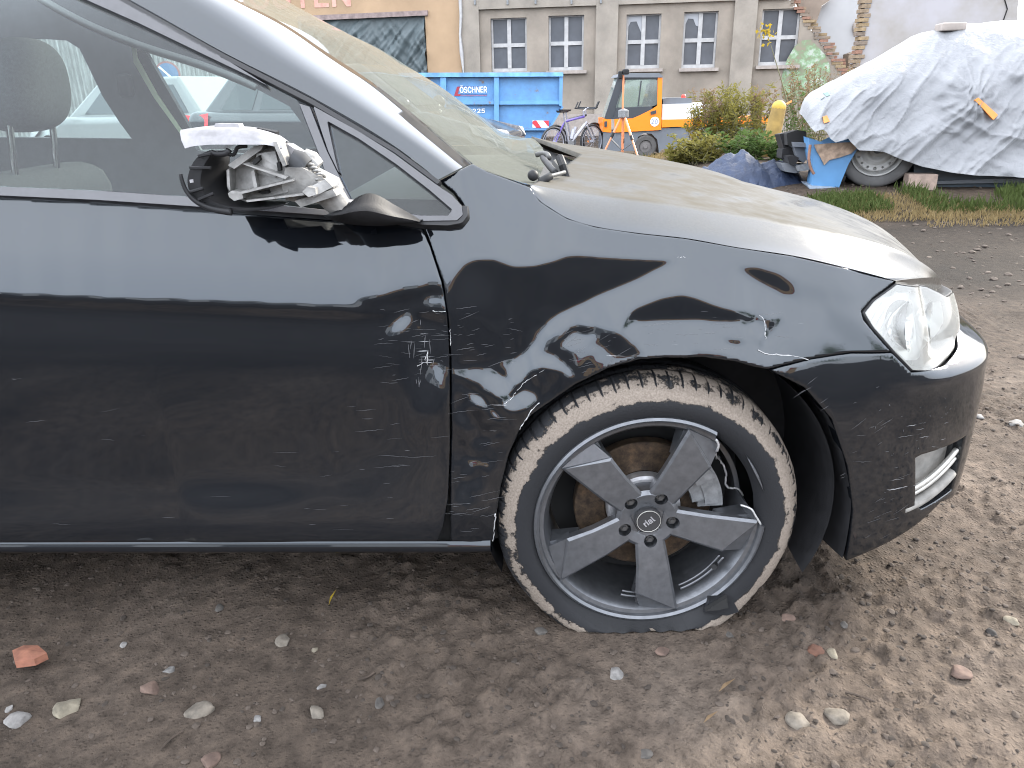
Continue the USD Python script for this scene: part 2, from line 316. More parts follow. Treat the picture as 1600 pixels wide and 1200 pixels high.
_soft = meshkit.fbm(np.stack([SS*4.5+ZZ*4, ZZ*7, 0*SS+4], -1), 3, 29)-.5; TILT = TILT+_soft*9*smooth(SS, -.40, -.3)*(1-smooth(SS, .34, .46))*smooth(ZZ, .55, .62)*(1-smooth(ZZ, .80, .86))
_rip2 = raster([(560, 480), (697, 490), (700, 845), (430, 845), (420, 760), (600, 700)], 14)
TILT = TILT+_rip2*(meshkit.fbm(np.stack([SS*6, ZZ*13, 0*SS+3], -1), 3, 9)-.5)*9
_rip3 = raster([(180, 760), (420, 742), (600, 715), (690, 690), (690, 735), (520, 760), (330, 790)], 8)
TILT = TILT+_rip3*9
i0, i1 = int((-.95-sv[0])/DS), int((.60-sv[0])/DS)
def poisson(T):
    G0 = integrate(BASE)[i0:i1]; t = np.tan(np.radians(T[i0:i1])); n, m = t.shape; N = n*m; idx = np.arange(N).reshape(n, m)
    wx = .22; g0x = np.diff(G0, axis=0)*0
    rows = []; rhs = []
    def op(a, b, w):
        k = a.size; r = np.arange(k); return sparse.coo_matrix((np.r_[np.full(k, w), np.full(k, -w)], (np.r_[r, r], np.r_[b.ravel(), a.ravel()])), shape=(k, N))
    A = [op(idx[:, :-1], idx[:, 1:], 1.), op(idx[:-1], idx[1:], wx)]
    bvec = [((t[:, 1:]+t[:, :-1])/2*DS).ravel(), wx*np.diff(G0, axis=0).ravel()]
    jc = int(round((-.4-sv[i0])/DS)); wcol = np.full((n-1, m), 1.); pg = trace(S, [(657, 349), (672, 385), (690, 440), (699, 490), (704, 560), (705, 700), (701, 780), (686, 846)]); pg = pg[np.argsort(pg[:, 1])]; jz = np.ceil((SG[0]-sv[i0])/DS-.001).astype(int)
    for q in range(m): wcol[jz[q]-1:jz[q], q] = .5
    A[1] = sparse.diags(wcol.ravel())@A[1]; bvec[1] = bvec[1]*wcol.ravel()
    wf = np.full((n, m), .008); wf[:2] = 3; wf[-2:] = 3
    A.append(sparse.diags(wf.ravel())); bvec.append((wf*G0).ravel())
    A = sparse.vstack(A).tocsr(); b = np.concatenate(bvec)
    return spsolve((A.T@A).tocsc(), A.T@b).reshape(n, m)
G = integrate(BASE); G[i0:i1] = poisson(TILT); S.G = G

def wear_at(u, v, marks, blur=3.):
    out = np.zeros_like(u)
    for a, w in marks: out = np.maximum(out, w*map_coordinates(a, [(u-sv[0])/DS, (v-zv[0])/DS], order=1, mode='nearest'))
    return out
WEAR = [(raster([(560, 470), (700, 480), (703, 600), (690, 840), (560, 830), (500, 780), (580, 600)], 12), .46),
        (raster([(640, 500), (690, 495), (690, 600), (640, 590)], 4), .58),
        (raster([(703, 560), (800, 560), (870, 560), (850, 620), (812, 670), (776, 840), (706, 840)], 8), .47),
        (raster([(840, 555), (1000, 510), (1010, 560), (900, 595)], 5), .54),
        (raster([(1120, 470), (1240, 480), (1240, 560), (1120, 560)], 8), .45),
        (raster([(1220, 560), (1500, 560), (1520, 700), (1440, 820), (1330, 850)], 14), .46),
        (raster([(60, 640), (560, 640), (560, 700), (60, 700)], 10), .42), (np.ones_like(SS), .38)]

def trigrid(poly, res, curve_step=None):
    """points and triangles that fill a flat polygon (holes allowed)"""
    poly = orient(poly); rings = [poly.exterior]+list(poly.interiors); B = []; loops = []
    for r in rings:
        q = resample(np.array(r.coords)[:-1], step=curve_step or res*.8, closed=True)
        loops.append(np.arange(len(q))+sum(len(x) for x in B)); B.append(q)
    x0, y0, x1, y1 = poly.bounds; gx, gy = np.meshgrid(np.arange(x0, x1, res), np.arange(y0, y1, res), indexing='ij')
    gx = gx+(np.arange(gx.shape[1]) % 2)*res*.5; inner = poly.buffer(-res*.55)
    k = contains_xy(inner, gx.ravel(), gy.ravel()); I = np.stack([gx.ravel()[k], gy.ravel()[k]], 1)
    V = np.vstack(B+[I]); T = Delaunay(V).simplices; c = V[T].mean(1)
    T = T[contains_xy(poly.buffer(1e-5), c[:, 0], c[:, 1])]
    ar = (lambda e, f: e[:, 0]*f[:, 1]-e[:, 1]*f[:, 0])(V[T[:, 1]]-V[T[:, 0]], V[T[:, 2]]-V[T[:, 0]]); T = T[np.abs(ar) > 1e-10]; ar = ar[np.abs(ar) > 1e-10]
    T[ar < 0] = T[ar < 0][:, ::-1]
    return V, T, loops
def panel(name, poly, material, parent, surf=None, off=0., gap=.0016, flange=.014, res=.008, wear=False, dust=None, px=True, label=None, holes=(), smooth_angle=50, rnd=.003, cs=None):
    """a sheet of the body: outline (as seen in the photograph, or already on the surface) filled on the surface, its edges turned inwards"""
    surf = surf or S
    poly = Polygon(trace(surf, poly)) if px else (poly if hasattr(poly, 'exterior') else Polygon(poly))
    poly = poly.buffer(0)
    for h in holes: poly = poly.difference(h.buffer(0))
    if gap: poly = poly.buffer(-gap, join_style=1)
    if poly.geom_type != 'Polygon': poly = max(poly.geoms, key=lambda g: g.area)
    V, T, loops = trigrid(poly, res, cs)
    P = surf(V[:, 0], V[:, 1], off); h = 1e-3
    N = np.cross(surf(V[:, 0]+h, V[:, 1], off)-P, surf(V[:, 0], V[:, 1]+h, off)-P); N /= np.linalg.norm(N, axis=1)[:, None]   # towards -y: outwards
    Vs, Fs, n = [P], [T], len(P); uvs = [V]
    if flange:
        for lp in loops:
            k = len(lp); q = P[lp]; nn = N[lp]
            t = np.roll(q, -1, 0)-np.roll(q, 1, 0); t /= np.linalg.norm(t, axis=1)[:, None]+1e-9; o = np.cross(t, nn)   # outwards of the outline
            r1 = q-nn*rnd+o*rnd*.6; r2 = r1-nn*flange
            a = np.arange(k); b = np.roll(a, -1)
            for base, nxt in ((lp, n+a), (n+a, n+k+a)):
                Fs.append(np.stack([base[a], nxt[a], nxt[b]], 1)); Fs.append(np.stack([base[a], nxt[b], base[b]], 1))
            Vs += [r1, r2]; uvs += [V[lp], V[lp]]; n += 2*k
    P = np.vstack(Vs); Fc = np.vstack(Fs); UV = np.vstack(uvs); pv = {}
    if wear: pv['wear'] = wear_at(UV[:, 0], UV[:, 1], WEAR)
    if dust is not None: pv['dust'] = dust(P, UV)
    if pv: return obj(name, (P, Fc), material, parent, smooth=True, label=label, pv=pv)
    return obj(name, (P, Fc), material, parent, smooth=smooth_angle, label=label)
def sideslab(name, pts, Y, thick, material, parent, smooth=False):
    """outline seen in the photograph cut as a slab of its own thickness at depth Y"""
    q = upY(pts, Y); return obj(name, extrude_y(q[:, [0, 2]], Y, Y+thick), material, parent, smooth)

# ------------------------------------------------------------------ the black car
car = thing('black_car', 'black people carrier with crumpled front wing, smashed door mirror and flat muddy front tyre', 'car')
def door_dust(P, UV): return .010*(1-smooth(P[:, 2], .2, .5))
DOOR = [(-60, 303), (0, 306), (150, 313), (300, 323), (420, 331), (540, 338), (600, 343), (657, 349), (672, 385), (690, 440), (698, 490), (703, 560), (704, 640), (704, 700), (700, 780), (692, 825), (684, 846), (500, 847), (250, 848), (-60, 849)]
panel('front_door', DOOR, M['paint'], car, res=.0065, wear=True, dust=door_dust)
ARCH = [(1200, 577), (1150, 565), (1100, 558), (1040, 558), (1000, 561), (950, 575), (900, 600), (860, 628), (830, 650), (812, 672), (795, 710), (783, 760), (777, 800), (773, 846)]
SHUT = [(828, 291), (844, 314), (860, 325), (887, 341), (931, 354), (997, 364), (1071, 372), (1150, 386), (1237, 399), (1325, 419), (1400, 439)]
FEND = [(705, 846), (704, 780), (706, 640), (705, 560), (700, 490), (692, 440), (674, 385), (661, 349), (700, 349), (718, 345), (727, 333), (724, 318), (708, 298), (685, 282), (738, 255), (763, 267.5), (800, 281)]+SHUT+[(1364, 466), (1346, 486), (1350, 500), (1372, 526), (1394, 550), (1330, 551), (1270, 560)]+ARCH
panel('front_wing', FEND, M['paint'], car, res=.0038, wear=True, dust=lambda P, UV: .010*(1-smooth(P[:, 2], .2, .5)))
def surf_poly(px): return Polygon(trace(S, px)).buffer(0)
# bumper: its far outline follows the nose round the corner to the middle of the car
bl = trace(S, [(1394, 551), (1425, 582), (1452, 582)])
fr = trace(S, [(1205, 578), (1268, 561), (1330, 552)])
ab = trace(S, [(1205, 579), (1258, 606), (1300, 655), (1325, 730), (1333, 800), (1322, 877)])
bot = trace(S, [(1380, 852), (1430, 822), (1470, 785)])
zb = float(bot[-1, 1]); ze = float(ab[-1, 1])
s_head = float(bl[2, 0]); hb = trace(S, [(1452, 582), (1474, 570), (1490, 552)])
BUMP = np.vstack([fr, bl[:2], hb[1:], [[float(hb[-1, 0])+.03, float(hb[-1, 1])+.004], [float(hb[-1, 0])+.10, .587], [SMAX, .587], [SMAX, .225], [float(bot[-1, 0])+.1, .225]], bot[::-1], ab[::-1]])
FOG = np.vstack([trace(S, [(1431, 716), (1440, 711), (1466, 703)])])
fogb = trace(S, [(1470, 779), (1440, 796), (1430, 790)])
sf0, sf1 = float(FOG[:, 0].min()), float(FOG[:, 0].max())
FOGP = Polygon(np.vstack([FOG, [[sf1+.10, FOG[-1, 1]+.004], [sf1+.10, fogb[0, 1]+.004]], fogb]))
def bump_dust(P, UV): return .004+.07*smooth(P[:, 0], .56, .76)+.01*(1-smooth(P[:, 2], .2, .5))
panel('front_bumper', BUMP, M['paint'], car, px=False, res=.0075, wear=True, dust=bump_dust, holes=[FOGP], flange=.03, cs=.003)
M['grey_grille'] = plain('dusty_grille', (.20, .192, .176), .6, noise=.3, scale=30)
fg = panel('fog_lamp_recess', FOGP.buffer(.004), M['grey_grille'], car, px=False, off=-.03, res=.012, gap=0, flange=0)
zf0, zf1 = float(fogb[1, 1]), float(FOG[1, 1])
M['satin'] = plain('satin_metal', (.42, .41, .38), .38, metal=.7, noise=.2, scale=60)
for i, (f0, f1, rr) in enumerate(((.36, .80, .006), (.26, .66, .005), (.06, .40, .012))):
    t = np.linspace(0, 1, 16); q = S(sf0+.004+t*(sf1+.09-sf0), zf0+(zf1-zf0)*(f0+(f1-f0)*t**1.3), -.010)
    obj('grille_strip', tube(q, rr, 8), M['satin' if i < 2 else 'grey_grille'], fg, smooth=True)
panel('front_grille', [(float(hb[-1, 0])+.345, .589), (SMAX, .589), (SMAX, .635), (float(hb[-1, 0])+.345, .638)], M['plastic'], car, px=False, res=.02)
# headlight: clear lens over a chrome bowl
HL = trace(S, [(1400, 442), (1364, 468), (1348, 488), (1362, 512), (1396, 551), (1424, 580), (1452, 581)])
HEAD = np.vstack([HL, hb[1:]+[0, .001], [[float(hb[-1, 0])+.03, float(hb[-1, 1])+.005], [float(hb[-1, 0])+.10, .588], [float(hb[-1, 0])+.14, .588], [float(hb[-1, 0])+.34, .5885], [float(hb[-1, 0])+.34, .640], [float(hb[-1, 0])+.12, .668]], trace(S, [(1478, 462), (1446, 446)])])
HP = Polygon(HEAD).buffer(0)
if HP.geom_type != 'Polygon': HP = max(HP.geoms, key=lambda g: g.area)
lens = panel('headlight', HP, M['lens'], car, px=False, res=.008, gap=.003, flange=0, off=.001)
panel('headlight_housing', HP, M['dark'], lens, px=False, res=.012, gap=.0015, flange=.06, off=-.06)
panel('headlight_rim', HP.difference(HP.buffer(-.007)).buffer(0), M['rubber'], lens, px=False, res=.006, gap=.0012, flange=.03, off=-.001)
c0 = trace(S, [(1428, 512)])[0]; c1 = trace(S, [(1464, 506)])[0]
def bowl(c, r, depth, name='reflector'):
    a = np.linspace(0, 1, 14); ctr = S(c[0], c[1], -.012); h = 1e-3
    n = np.cross(S(c[0]+h, c[1])-S(c[0], c[1]), S(c[0], c[1]+h)-S(c[0], c[1])); n /= np.linalg.norm(n); n = n*.55+np.array([.75, -.12, -.05]); n /= np.linalg.norm(n)
    m = revolve_y([(r*x+.004, -(r*x/r)**2*depth+depth) for x in a], 40); Q = trimesh.geometry.align_vectors([0, -1, 0], n)[:3, :3]
    m.vertices = m.vertices@Q.T+ctr; obj(name, m, M['chrome'], lens, smooth=True)
bowl(c0, .046, .04); bowl(c1, .040, .035)
chr_ = HP.buffer(-.012).difference(Point(c0).buffer(.043)).buffer(0)
if chr_.geom_type != 'Polygon': chr_ = max(chr_.geoms, key=lambda g: g.area)
panel('reflector_surround', chr_, plain('satin_chrome', (.62, .62, .60), .28, metal=.9), lens, px=False, res=.012, gap=0, flange=.0, off=-.030)
e0, e1 = HL[1], HL[4]
for k in range(13):
    t = k/12; a = HL[2]+(HL[5]-HL[2])*t+[.006, -.004]; b = a+[.030, .034]
    q = S(np.array([a[0], b[0]]), np.array([a[1], b[1]]), -.014)
    if HP.buffer(-.006).contains(Point(a)) and HP.contains(Point(b)): obj('lens_rib', tube(resample(q, n=4), .0022, 5), M['white_plastic'], lens, smooth=True)
# scratches in the paint and bare metal along the creases
M['scratch'] = plain('pale_scratch', (.085, .085, .09), .6)
def scratches(name, region_px, n, seed, l0, l1, ang, spread, w=.0007):
    rg = np.random.RandomState(seed); P = Polygon(trace(S, region_px)).buffer(0); x0, y0, x1, y1 = P.bounds; V = []; Fc = []
    while len(V) < n*8:
        c = rg.uniform((x0, y0), (x1, y1))
        if not P.contains(Point(c)): continue
        a = math.radians(ang+rg.normal(0, spread)); L = l0*(l1/l0)**rg.uniform(); d = np.array([math.cos(a), math.sin(a)]); k = np.array([-d[1], d[0]])*w*rg.uniform(.4, 1.1); b = len(V); bend = rg.normal(0, .012)*L
        for t in (-.5, -.17, .17, .5):
            p = c+d*L*t+np.array([-d[1], d[0]])*bend*(1-4*t*t); h = k*(1 if abs(t) < .3 else .25); V += [p+h, p-h]
        for j in range(3): Fc += [[b+2*j, b+2*j+1, b+2*j+3], [b+2*j, b+2*j+3, b+2*j+2]]
    V = np.array(V); obj(name, (S(V[:, 0], V[:, 1], .0007), np.array(Fc)), M['scratch'], car, kind='stuff')
scratches('scratches', [(590, 480), (696, 490), (700, 600), (600, 600)], 45, 1, .006, .04, 2, 10, 0.00025)
scratches('scratches', [(630, 500), (680, 500), (680, 600), (640, 600)], 16, 2, .006, .03, 88, 8, 0.00056)
scratches('scratches', [(430, 640), (690, 600), (690, 840), (480, 830)], 22, 3, .01, .07, 4, 5, 0.00025)
scratches('scratches', [(20, 600), (430, 520), (500, 840), (20, 840)], 8, 4, .01, .06, 2, 6, 0.00025)
scratches('scratches', [(706, 590), (800, 660), (770, 840), (706, 840)], 36, 5, .008, .06, 2, 6, 0.00031)
scratches('scratches', [(706, 480), (820, 480), (800, 570), (706, 570)], 26, 6, .006, .04, 1, 8, 0.00031)
scratches('scratches', [(880, 510), (990, 520), (1000, 560), (900, 590)], 30, 7, .006, .04, 20, 8, 0.00025)
scratches('scratches', [(1010, 480), (1230, 490), (1240, 550), (1010, 545)], 28, 8, .006, .05, 0, 4, 0.00025)
scratches('scratches', [(1215, 580), (1320, 570), (1420, 700), (1400, 840), (1330, 840), (1300, 660)], 30, 9, .006, .05, 25, 10, 0.00031)
scratches('scratches', [(1360, 600), (1500, 620), (1440, 700), (1360, 820)], 25, 10, .003, .008, 30, 60, 0.00037)
for k, (e_, r_) in enumerate((([(787, 631), (800, 621), (806, 612)], .0016), ([(842, 629), (830, 642), (822, 655), (812, 671)], .0020), ([(808, 609), (822, 596), (850, 578)], .0010), ([(703, 515), (704, 524), (704, 540)], .0014), ([(1186, 492), (1194, 500), (1196, 530)], .0014), ([(1184, 548), (1200, 553), (1240, 556), (1262, 562)], .0016), ([(652, 572), (662, 566), (668, 548), (668, 570)], .0016), ([(696, 486), (690, 487), (676, 486)], .0014), ([(774, 802), (772, 830), (770, 845)], .0026), ([(1072, 402), (1058, 402)], .0010))):
    u = spl(trace(S, e_), 14); rg = np.random.RandomState(k); obj('bare_edge', tube(S(u[:, 0], u[:, 1], .0004)+rg.normal(0, .0006, (14, 3)), r_*rg.uniform(.15, .75, 14), 5), M['bright_edge'], car, smooth=True)
# sill
sl = [(-.02, .221), (-.024, .212), (-.026, .203), (-.022, .196), (-.010, .188), (.002, .182), (.006, .176), (.02, .172), (.10, .168)]
xs = np.linspace(-3.0, -.325, 60); V = np.array([[x, y+.004*max(0, (x+.36)/.04)**2, z] for x in xs for y, z in sl])
obj('door_sill', (V, grid_faces(len(xs), len(sl))[:, ::-1]), M['paint'], car, smooth=50, pv=None)
# structure behind the gaps, floor, wheel house
def inner(poly, name): return panel(name, poly, M['dark'], car, px=False, off=-.035, gap=0, flange=0, res=.03)
dz = trace(S, DOOR); df = trace(S, FEND)
inner(Polygon([(-3.5, .20), (-.30, .20), (-.31, .45), (-.24, .56), (-.12, .63), (0, .655), (.1, .655), (.22, .64), (.40, .62), (.40, .70), (.28, .745), (.0, .80), (-.2, .875), (-.34, .89), (-.5, .895), (-3.5, .92)]), 'inner_body')
obj('underbody', cat([bx(-3.5, -.42, .06, 1.72, .16, .20), bx(-.42, .30, .42, 1.36, .17, .24), bx(.36, .66, .25, 1.53, .19, .22)]), M['dark'], car)
a = np.radians(np.linspace(-28, 208, 50)); yy = [.018, .05, .12, .22, .34]; rr = [.352, .350, .352, .352, .350]
V = np.array([[.012+r*1.02*math.cos(t), y, .285+r*math.sin(t)] for t in a for y, r in zip(yy, rr)])
back = np.array([[.012, .34, .285]]+[[.012+.36*math.cos(t), .34, .285+.36*math.sin(t)] for t in np.radians(np.linspace(-28, 208, 30))])
obj('wheel_house_liner', cat([trimesh.Trimesh(V, grid_faces(len(a), len(yy)), process=False), trimesh.Trimesh(back, [[0, i, i+1] for i in range(1, 30)], process=False)]), M['plastic'], car, smooth=40)
AR = trace(S, [(1205, 582), (1258, 610), (1299, 658), (1323, 731), (1331, 800), (1318, 874)])
q0 = S(AR[:, 0], AR[:, 1], -.004); q1 = q0*[1, 0, 1]+np.array([0, .16, 0])+np.array([[-.030, 0, 0]]*6)*np.linspace(.2, 1, 6)[:, None]
q0 = spl(q0, 24); q1 = spl(q1, 24); V = np.stack([q0, (q0+q1)/2, q1], 1).reshape(-1, 3)
obj('arch_liner', (V, grid_faces(24, 3)), M['plastic'], car, smooth=True)

# ---- bonnet
NH = 160
def along(px, surf=None, Y=None):
    q = surf(*trace(surf, px).T) if surf else upY(px, Y); return spl(q, NH)
c_sh = along(SHUT, S)
cr_px = np.array([(830, 288), (905, 300), (1019, 314), (1106, 327), (1194, 342), (1259, 354), (1325, 368), (1395, 388), (1440, 410), (1468, 434)])
c_cr = along(cr_px, Y=np.array([.12, .155, .17, .18, .185, .19, .20, .225, .27, .345]))
ct_px = [(907, 241), (997, 250), (1106, 272), (1194, 294), (1281, 318), (1369, 355), (1434, 397), (1470, 428), (1478, 441)]
c_ct = along(ct_px, Y=np.array([.89, .89, .89, .89, .86, .80, .72, .66, .62])); c_ct[:, 1] = .89
c_ct[:, 0] += np.linspace(0, .03, NH)
W1 = np.linspace(0, 1, 9)[:-1]; W2 = np.linspace(0, 1, 60)
V = []
for a, b, c in zip(c_sh, c_cr, c_ct):
    mid = np.array([(a+b)/2])[0]+np.array([0, -.004, .004]); ctl = np.array([b[0]*.45+c[0]*.55, .48, c[2]+.3*(c[2]-b[2])*0+.0])
    h = [(1-w)**2*a+2*w*(1-w)*mid+w*w*b for w in W1]+[(1-w)**2*b+2*w*(1-w)*ctl+w*w*c for w in W2]
    V.append(h+[p*[1, -1, 1]+[0, 1.78, 0] for p in h[::-1][1:]])
V = np.array(V); nu, nv = V.shape[:2]
first = V[:1]+[-.002, 0, -.012]; last = V[-1:]+[-.004, 0, -.03]; V = np.concatenate([first, V, last]); nu += 2
def hood_dust_fn(P):
    x, y = P[:, 0], P[:, 1]; u = np.tile(np.r_[np.linspace(0, 1, 8, endpoint=False), np.full(nv-8, 1.)], nu)
    d = .84*(u >= 1)*np.ones(len(P)); d *= 1-.6*smooth(x, .25, .6)
    d = d+.28*(u < 1)*smooth(u, 0, .4)
    q = pj(P)
    for cx, cy, rx, ry in ((968, 259, 28, 6), (1052, 275, 26, 6), (985, 294, 26, 6), (928, 288, 24, 5), (893, 283, 18, 4), (1090, 303, 14, 4), (1150, 312, 30, 5), (1240, 318, 40, 6)):
        e = ((q[:, 0]-cx)/rx)**2+((q[:, 1]-cy)/ry)**2; d = d-.40*np.exp(-e**2)*(.55+.9*(meshkit.noise(P*[60, 25, 60], 4)-.3))*(u >= 1)*(y < .9)
    return np.clip(d, 0, 1)
uv_dust = hood_dust_fn(V.reshape(-1, 3))
HOODGRID = V


obj('bonnet', (V.reshape(-1, 3), grid_faces(nu, nv)), M['paint'], car, smooth=True, pv={'dust': uv_dust, 'wear': 0*uv_dust})
# ---- side windows, pillar, roof
WG = [(-70, -50), (60, -34), (136, 1), (215, 36), (300, 77), (390, 120), (466, 160), (497, 236), (525, 312), (420, 318), (300, 307), (150, 298), (-70, 289)]
UG2 = Glasshouse(.006); UGT = Glasshouse(-.004)
panel('front_door_window', WG, M['glass'], car, surf=UG2, gap=-.006, flange=0, res=.05)
_de = trace(S, [DOOR[0], DOOR[-1]]); _we = trace(UG2, [WG[0], WG[-1]])
panel('rear_door', [(-3.35, .225), (float(_de[1, 0])-.001, float(_de[1, 1])), (float(_de[0, 0])-.001, float(_de[0, 1])), (-2.4, .965), (-3.35, .975)], M['paint'], car, px=False, res=.02, wear=True, dust=door_dust)
panel('rear_door_window', [(-3.2, .99), (float(_we[1, 0])-.03, float(_we[1, 1])+.006), (float(_we[0, 0])-.03, float(_we[0, 1])), (-2.2, 1.30), (-2.9, 1.25)], M['glass'], car, surf=UG2, px=False, gap=0, flange=0, res=.06)
panel('rear_window_frame', [(-3.3, .976), (-3.2, .99), (-2.9, 1.25), (-2.2, 1.30), (float(_we[0, 0])-.03, float(_we[0, 1])), (float(_we[0, 0])-.03, float(_we[0, 1])+.08), (-2.3, 1.38), (-3.3, 1.30)], M['trim'], car, surf=UGT, px=False, gap=.001, flange=.02, res=.03)
panel('door_pillar_trim', [(float(_we[1, 0])-.03, float(_we[1, 1])), (float(_we[1, 0])-.002, float(_we[1, 1])), (float(_we[0, 0])-.002, float(_we[0, 1])), (float(_we[0, 0])-.03, float(_we[0, 1]))], M['trim'], car, surf=UGT, px=False, gap=.001, flange=.02, res=.02)
panel('belt_trim', [(-70, 289), (150, 298), (300, 308), (420, 319), (560, 334), (659, 345), (600, 342), (420, 330), (300, 322), (150, 312), (-70, 302)], M['trim'], car, surf=Glasshouse(-.010), gap=0, flange=.02, res=.008)
panel('door_window_frame', [(-70, -90), (80, -52), (189, 0), (270, 44), (350, 90), (430, 140), (484, 166), (466, 160), (390, 120), (300, 77), (215, 36), (136, 1), (60, -34), (-70, -50)], M['trim'], car, surf=UGT, gap=.001, flange=.02, res=.007)
panel('window_seal', [(-70, -95), (80, -58), (189, -6), (350, 84), (490, 156), (620, 233), (688, 283), (684, 288), (616, 238), (486, 162), (346, 90), (186, 0), (78, -52), (-70, -90)], M['rubber'], car, surf=UGT, gap=0, flange=.01, res=.006)
panel('door_pillar_trim', [(468, 162), (484, 167), (510, 235), (548, 312), (560, 333), (540, 332), (525, 316), (497, 236)], M['trim'], car, surf=UGT, gap=0, flange=.02, res=.006)
QG = [(512, 190), (560, 217), (620, 258), (670, 297), (706, 328), (700, 336), (657, 336), (560, 320), (540, 305), (525, 250)]
QF = [(488, 164), (560, 204), (616, 239), (684, 289), (706, 304), (722, 322), (724, 336), (714, 345), (661, 346), (562, 334), (548, 310), (512, 236)]
qg = trace(UG2, QG)
panel('quarter_window_frame', QF, M['trim'], car, surf=UGT, gap=.001, flange=.02, res=.006, holes=[Polygon(trace(UGT, QG))])
panel('quarter_window', QG, M['glass'], car, surf=UG2, gap=-.006, flange=0, res=.05)
panel('quarter_window_seal', [(546, 333), (661, 344), (714, 343), (722, 336), (722, 322), (730, 322), (731, 336), (722, 348), (700, 352), (661, 351)], M['rubber'], car, surf=Glasshouse(-.002), gap=0, flange=.02, res=.006)
# front pillar: from the seal over to the edge of the windscreen
pb = [(-80, -105), (80, -62), (189, -8), (350, 82), (492, 154), (622, 232), (684, 281)]
pm = [(60, -150), (200, -80), (330, -4), (440, 72), (560, 150), (655, 214), (720, 262)]
pw = [(170, -120), (290, -45), (371, 0), (440, 35), (517, 86), (585, 131), (655, 186), (738, 255)]
b3 = spl(UGT(*trace(UGT, pb).T), 50)
m3 = spl(Glasshouse(.012)(*trace(Glasshouse(.012), pm).T), 50); w3 = spl(Glasshouse(.19)(*trace(Glasshouse(.19), pw).T), 50)
V = []
for a, m, w in zip(b3, m3, w3):
    p1 = a+(m-a)*.55; p2 = m+(w-m)*.45; t = np.linspace(0, 1, 11)[:, None]; V.append(np.vstack([a[None], a[None]*.5+p1*.5, (1-t)**2*p1+2*t*(1-t)*m+t*t*p2, p2[None]*.5+w*.5, w[None]]))
V = np.array(V); V = np.concatenate([V[:, :1]+[0, .02, 0], V, V[:, -1:]+[.004, .02, -.014]], 1)
obj('front_pillar', (V.reshape(-1, 3), grid_faces(*V.shape[:2])), M['paint'], car, smooth=40)
# windscreen, bowed forwards across the car
w4 = spl(np.vstack([w3, upY([(772, 271), (812, 285), (832, 291)], [.215, .165, .13])]), 60); V = []; ws = np.linspace(0, 1, 41)
for k, p in enumerate(w4):
    f = k/59.; q = p*[1, -1, 1]+[0, 1.78, 0]; bow = (1-(2*ws-1)**2)
    n = np.array([.52, 0, .85]); amp = .004+.004*f
    V.append(p+(q-p)*ws[:, None]+bow[:, None]*(n*amp+np.array([.03*f, 0, -.008*f])))
V = np.array(V); dustv = np.repeat(np.linspace(.18, .55, 60)**1.0, 41)*1.0
obj('windscreen', (V.reshape(-1, 3), grid_faces(60, 41)), M['windshield'], car, smooth=True, pv={'dust': dustv})
WS = V
fe = spl(S(*trace(S, [(738, 258), (762, 268), (800, 281), (828, 291)]).T), 24); wq = spl(w4[np.linalg.norm(pj(w4)-np.array([738, 255]), axis=1).argmin():], 24)
V = np.stack([fe, fe*.5+wq*.5+[0, 0, .002], wq+[0, .004, -.003]], 1); obj('scuttle_strip', (V.reshape(-1, 3), grid_faces(24, 3)), M['paint'], car, smooth=True)
# cowl below the screen, wiper and nozzle
base = WS[-1]; rear = HOODGRID[1]
cw = []
for k in range(41):
    a = base[k]; y = a[1]; j = np.argmin(np.abs(rear[:, 1]-y)); b = rear[j]
    cw.append([a+[-.02, 0, -.01], (a+b)/2+[0, 0, -.045], b+[.01, 0, -.03]])
obj('cowl', (np.array(cw).reshape(-1, 3), grid_faces(41, 3)), M['plastic'], car, smooth=True)
M['tgrey0'] = plain('dusty_grey_plastic', (.075, .075, .072), .6, noise=.3, scale=40)
def wbar(px, Y, r, name, mt): return obj(name, tube(spl(upY(px, Y), 12), r, 8), mt, car, smooth=True)
wbar([(848, 246), (857, 258), (868, 270)], [.50, .40, .33], .007, 'wiper_arm', M['plastic'])
wbar([(838, 242), (852, 240), (858, 247)], [.52, .50, .47], .006, 'wiper_arm', M['tgrey0'])
wbar([(842, 279), (860, 275), (882, 269)], [.20, .23, .29], .004, 'cowl_trim', M['tgrey0'])
q = upY([(833, 274)], .19)[0]; obj('washer_nozzle', cat([mv(trimesh.creation.icosphere(2, .011), *q), tube([q+[0, 0, -.03], q+[.02, .01, -.01], q+[.035, .02, -.004]], .008)]), M['plastic'], car, smooth=True)
q = upY([(872, 259)], .40)[0]; obj('wiper_pivot', hull([q+[-.025, 0, -.03], q+[.025, 0, -.03], q+[.02, .05, -.03], q+[-.01, 0, .012], q+[.014, .02, .014], q+[-.02, .05, -.03], q+[.012, .05, .018]]), M['tgrey0'], car)
q = upY([(888, 262)], .34)[0]; obj('wiper_pivot', tube([q+[0, 0, -.03], q+[-.012, .0, .005], q+[-.018, .02, .02]], .009), M['plastic'], car)
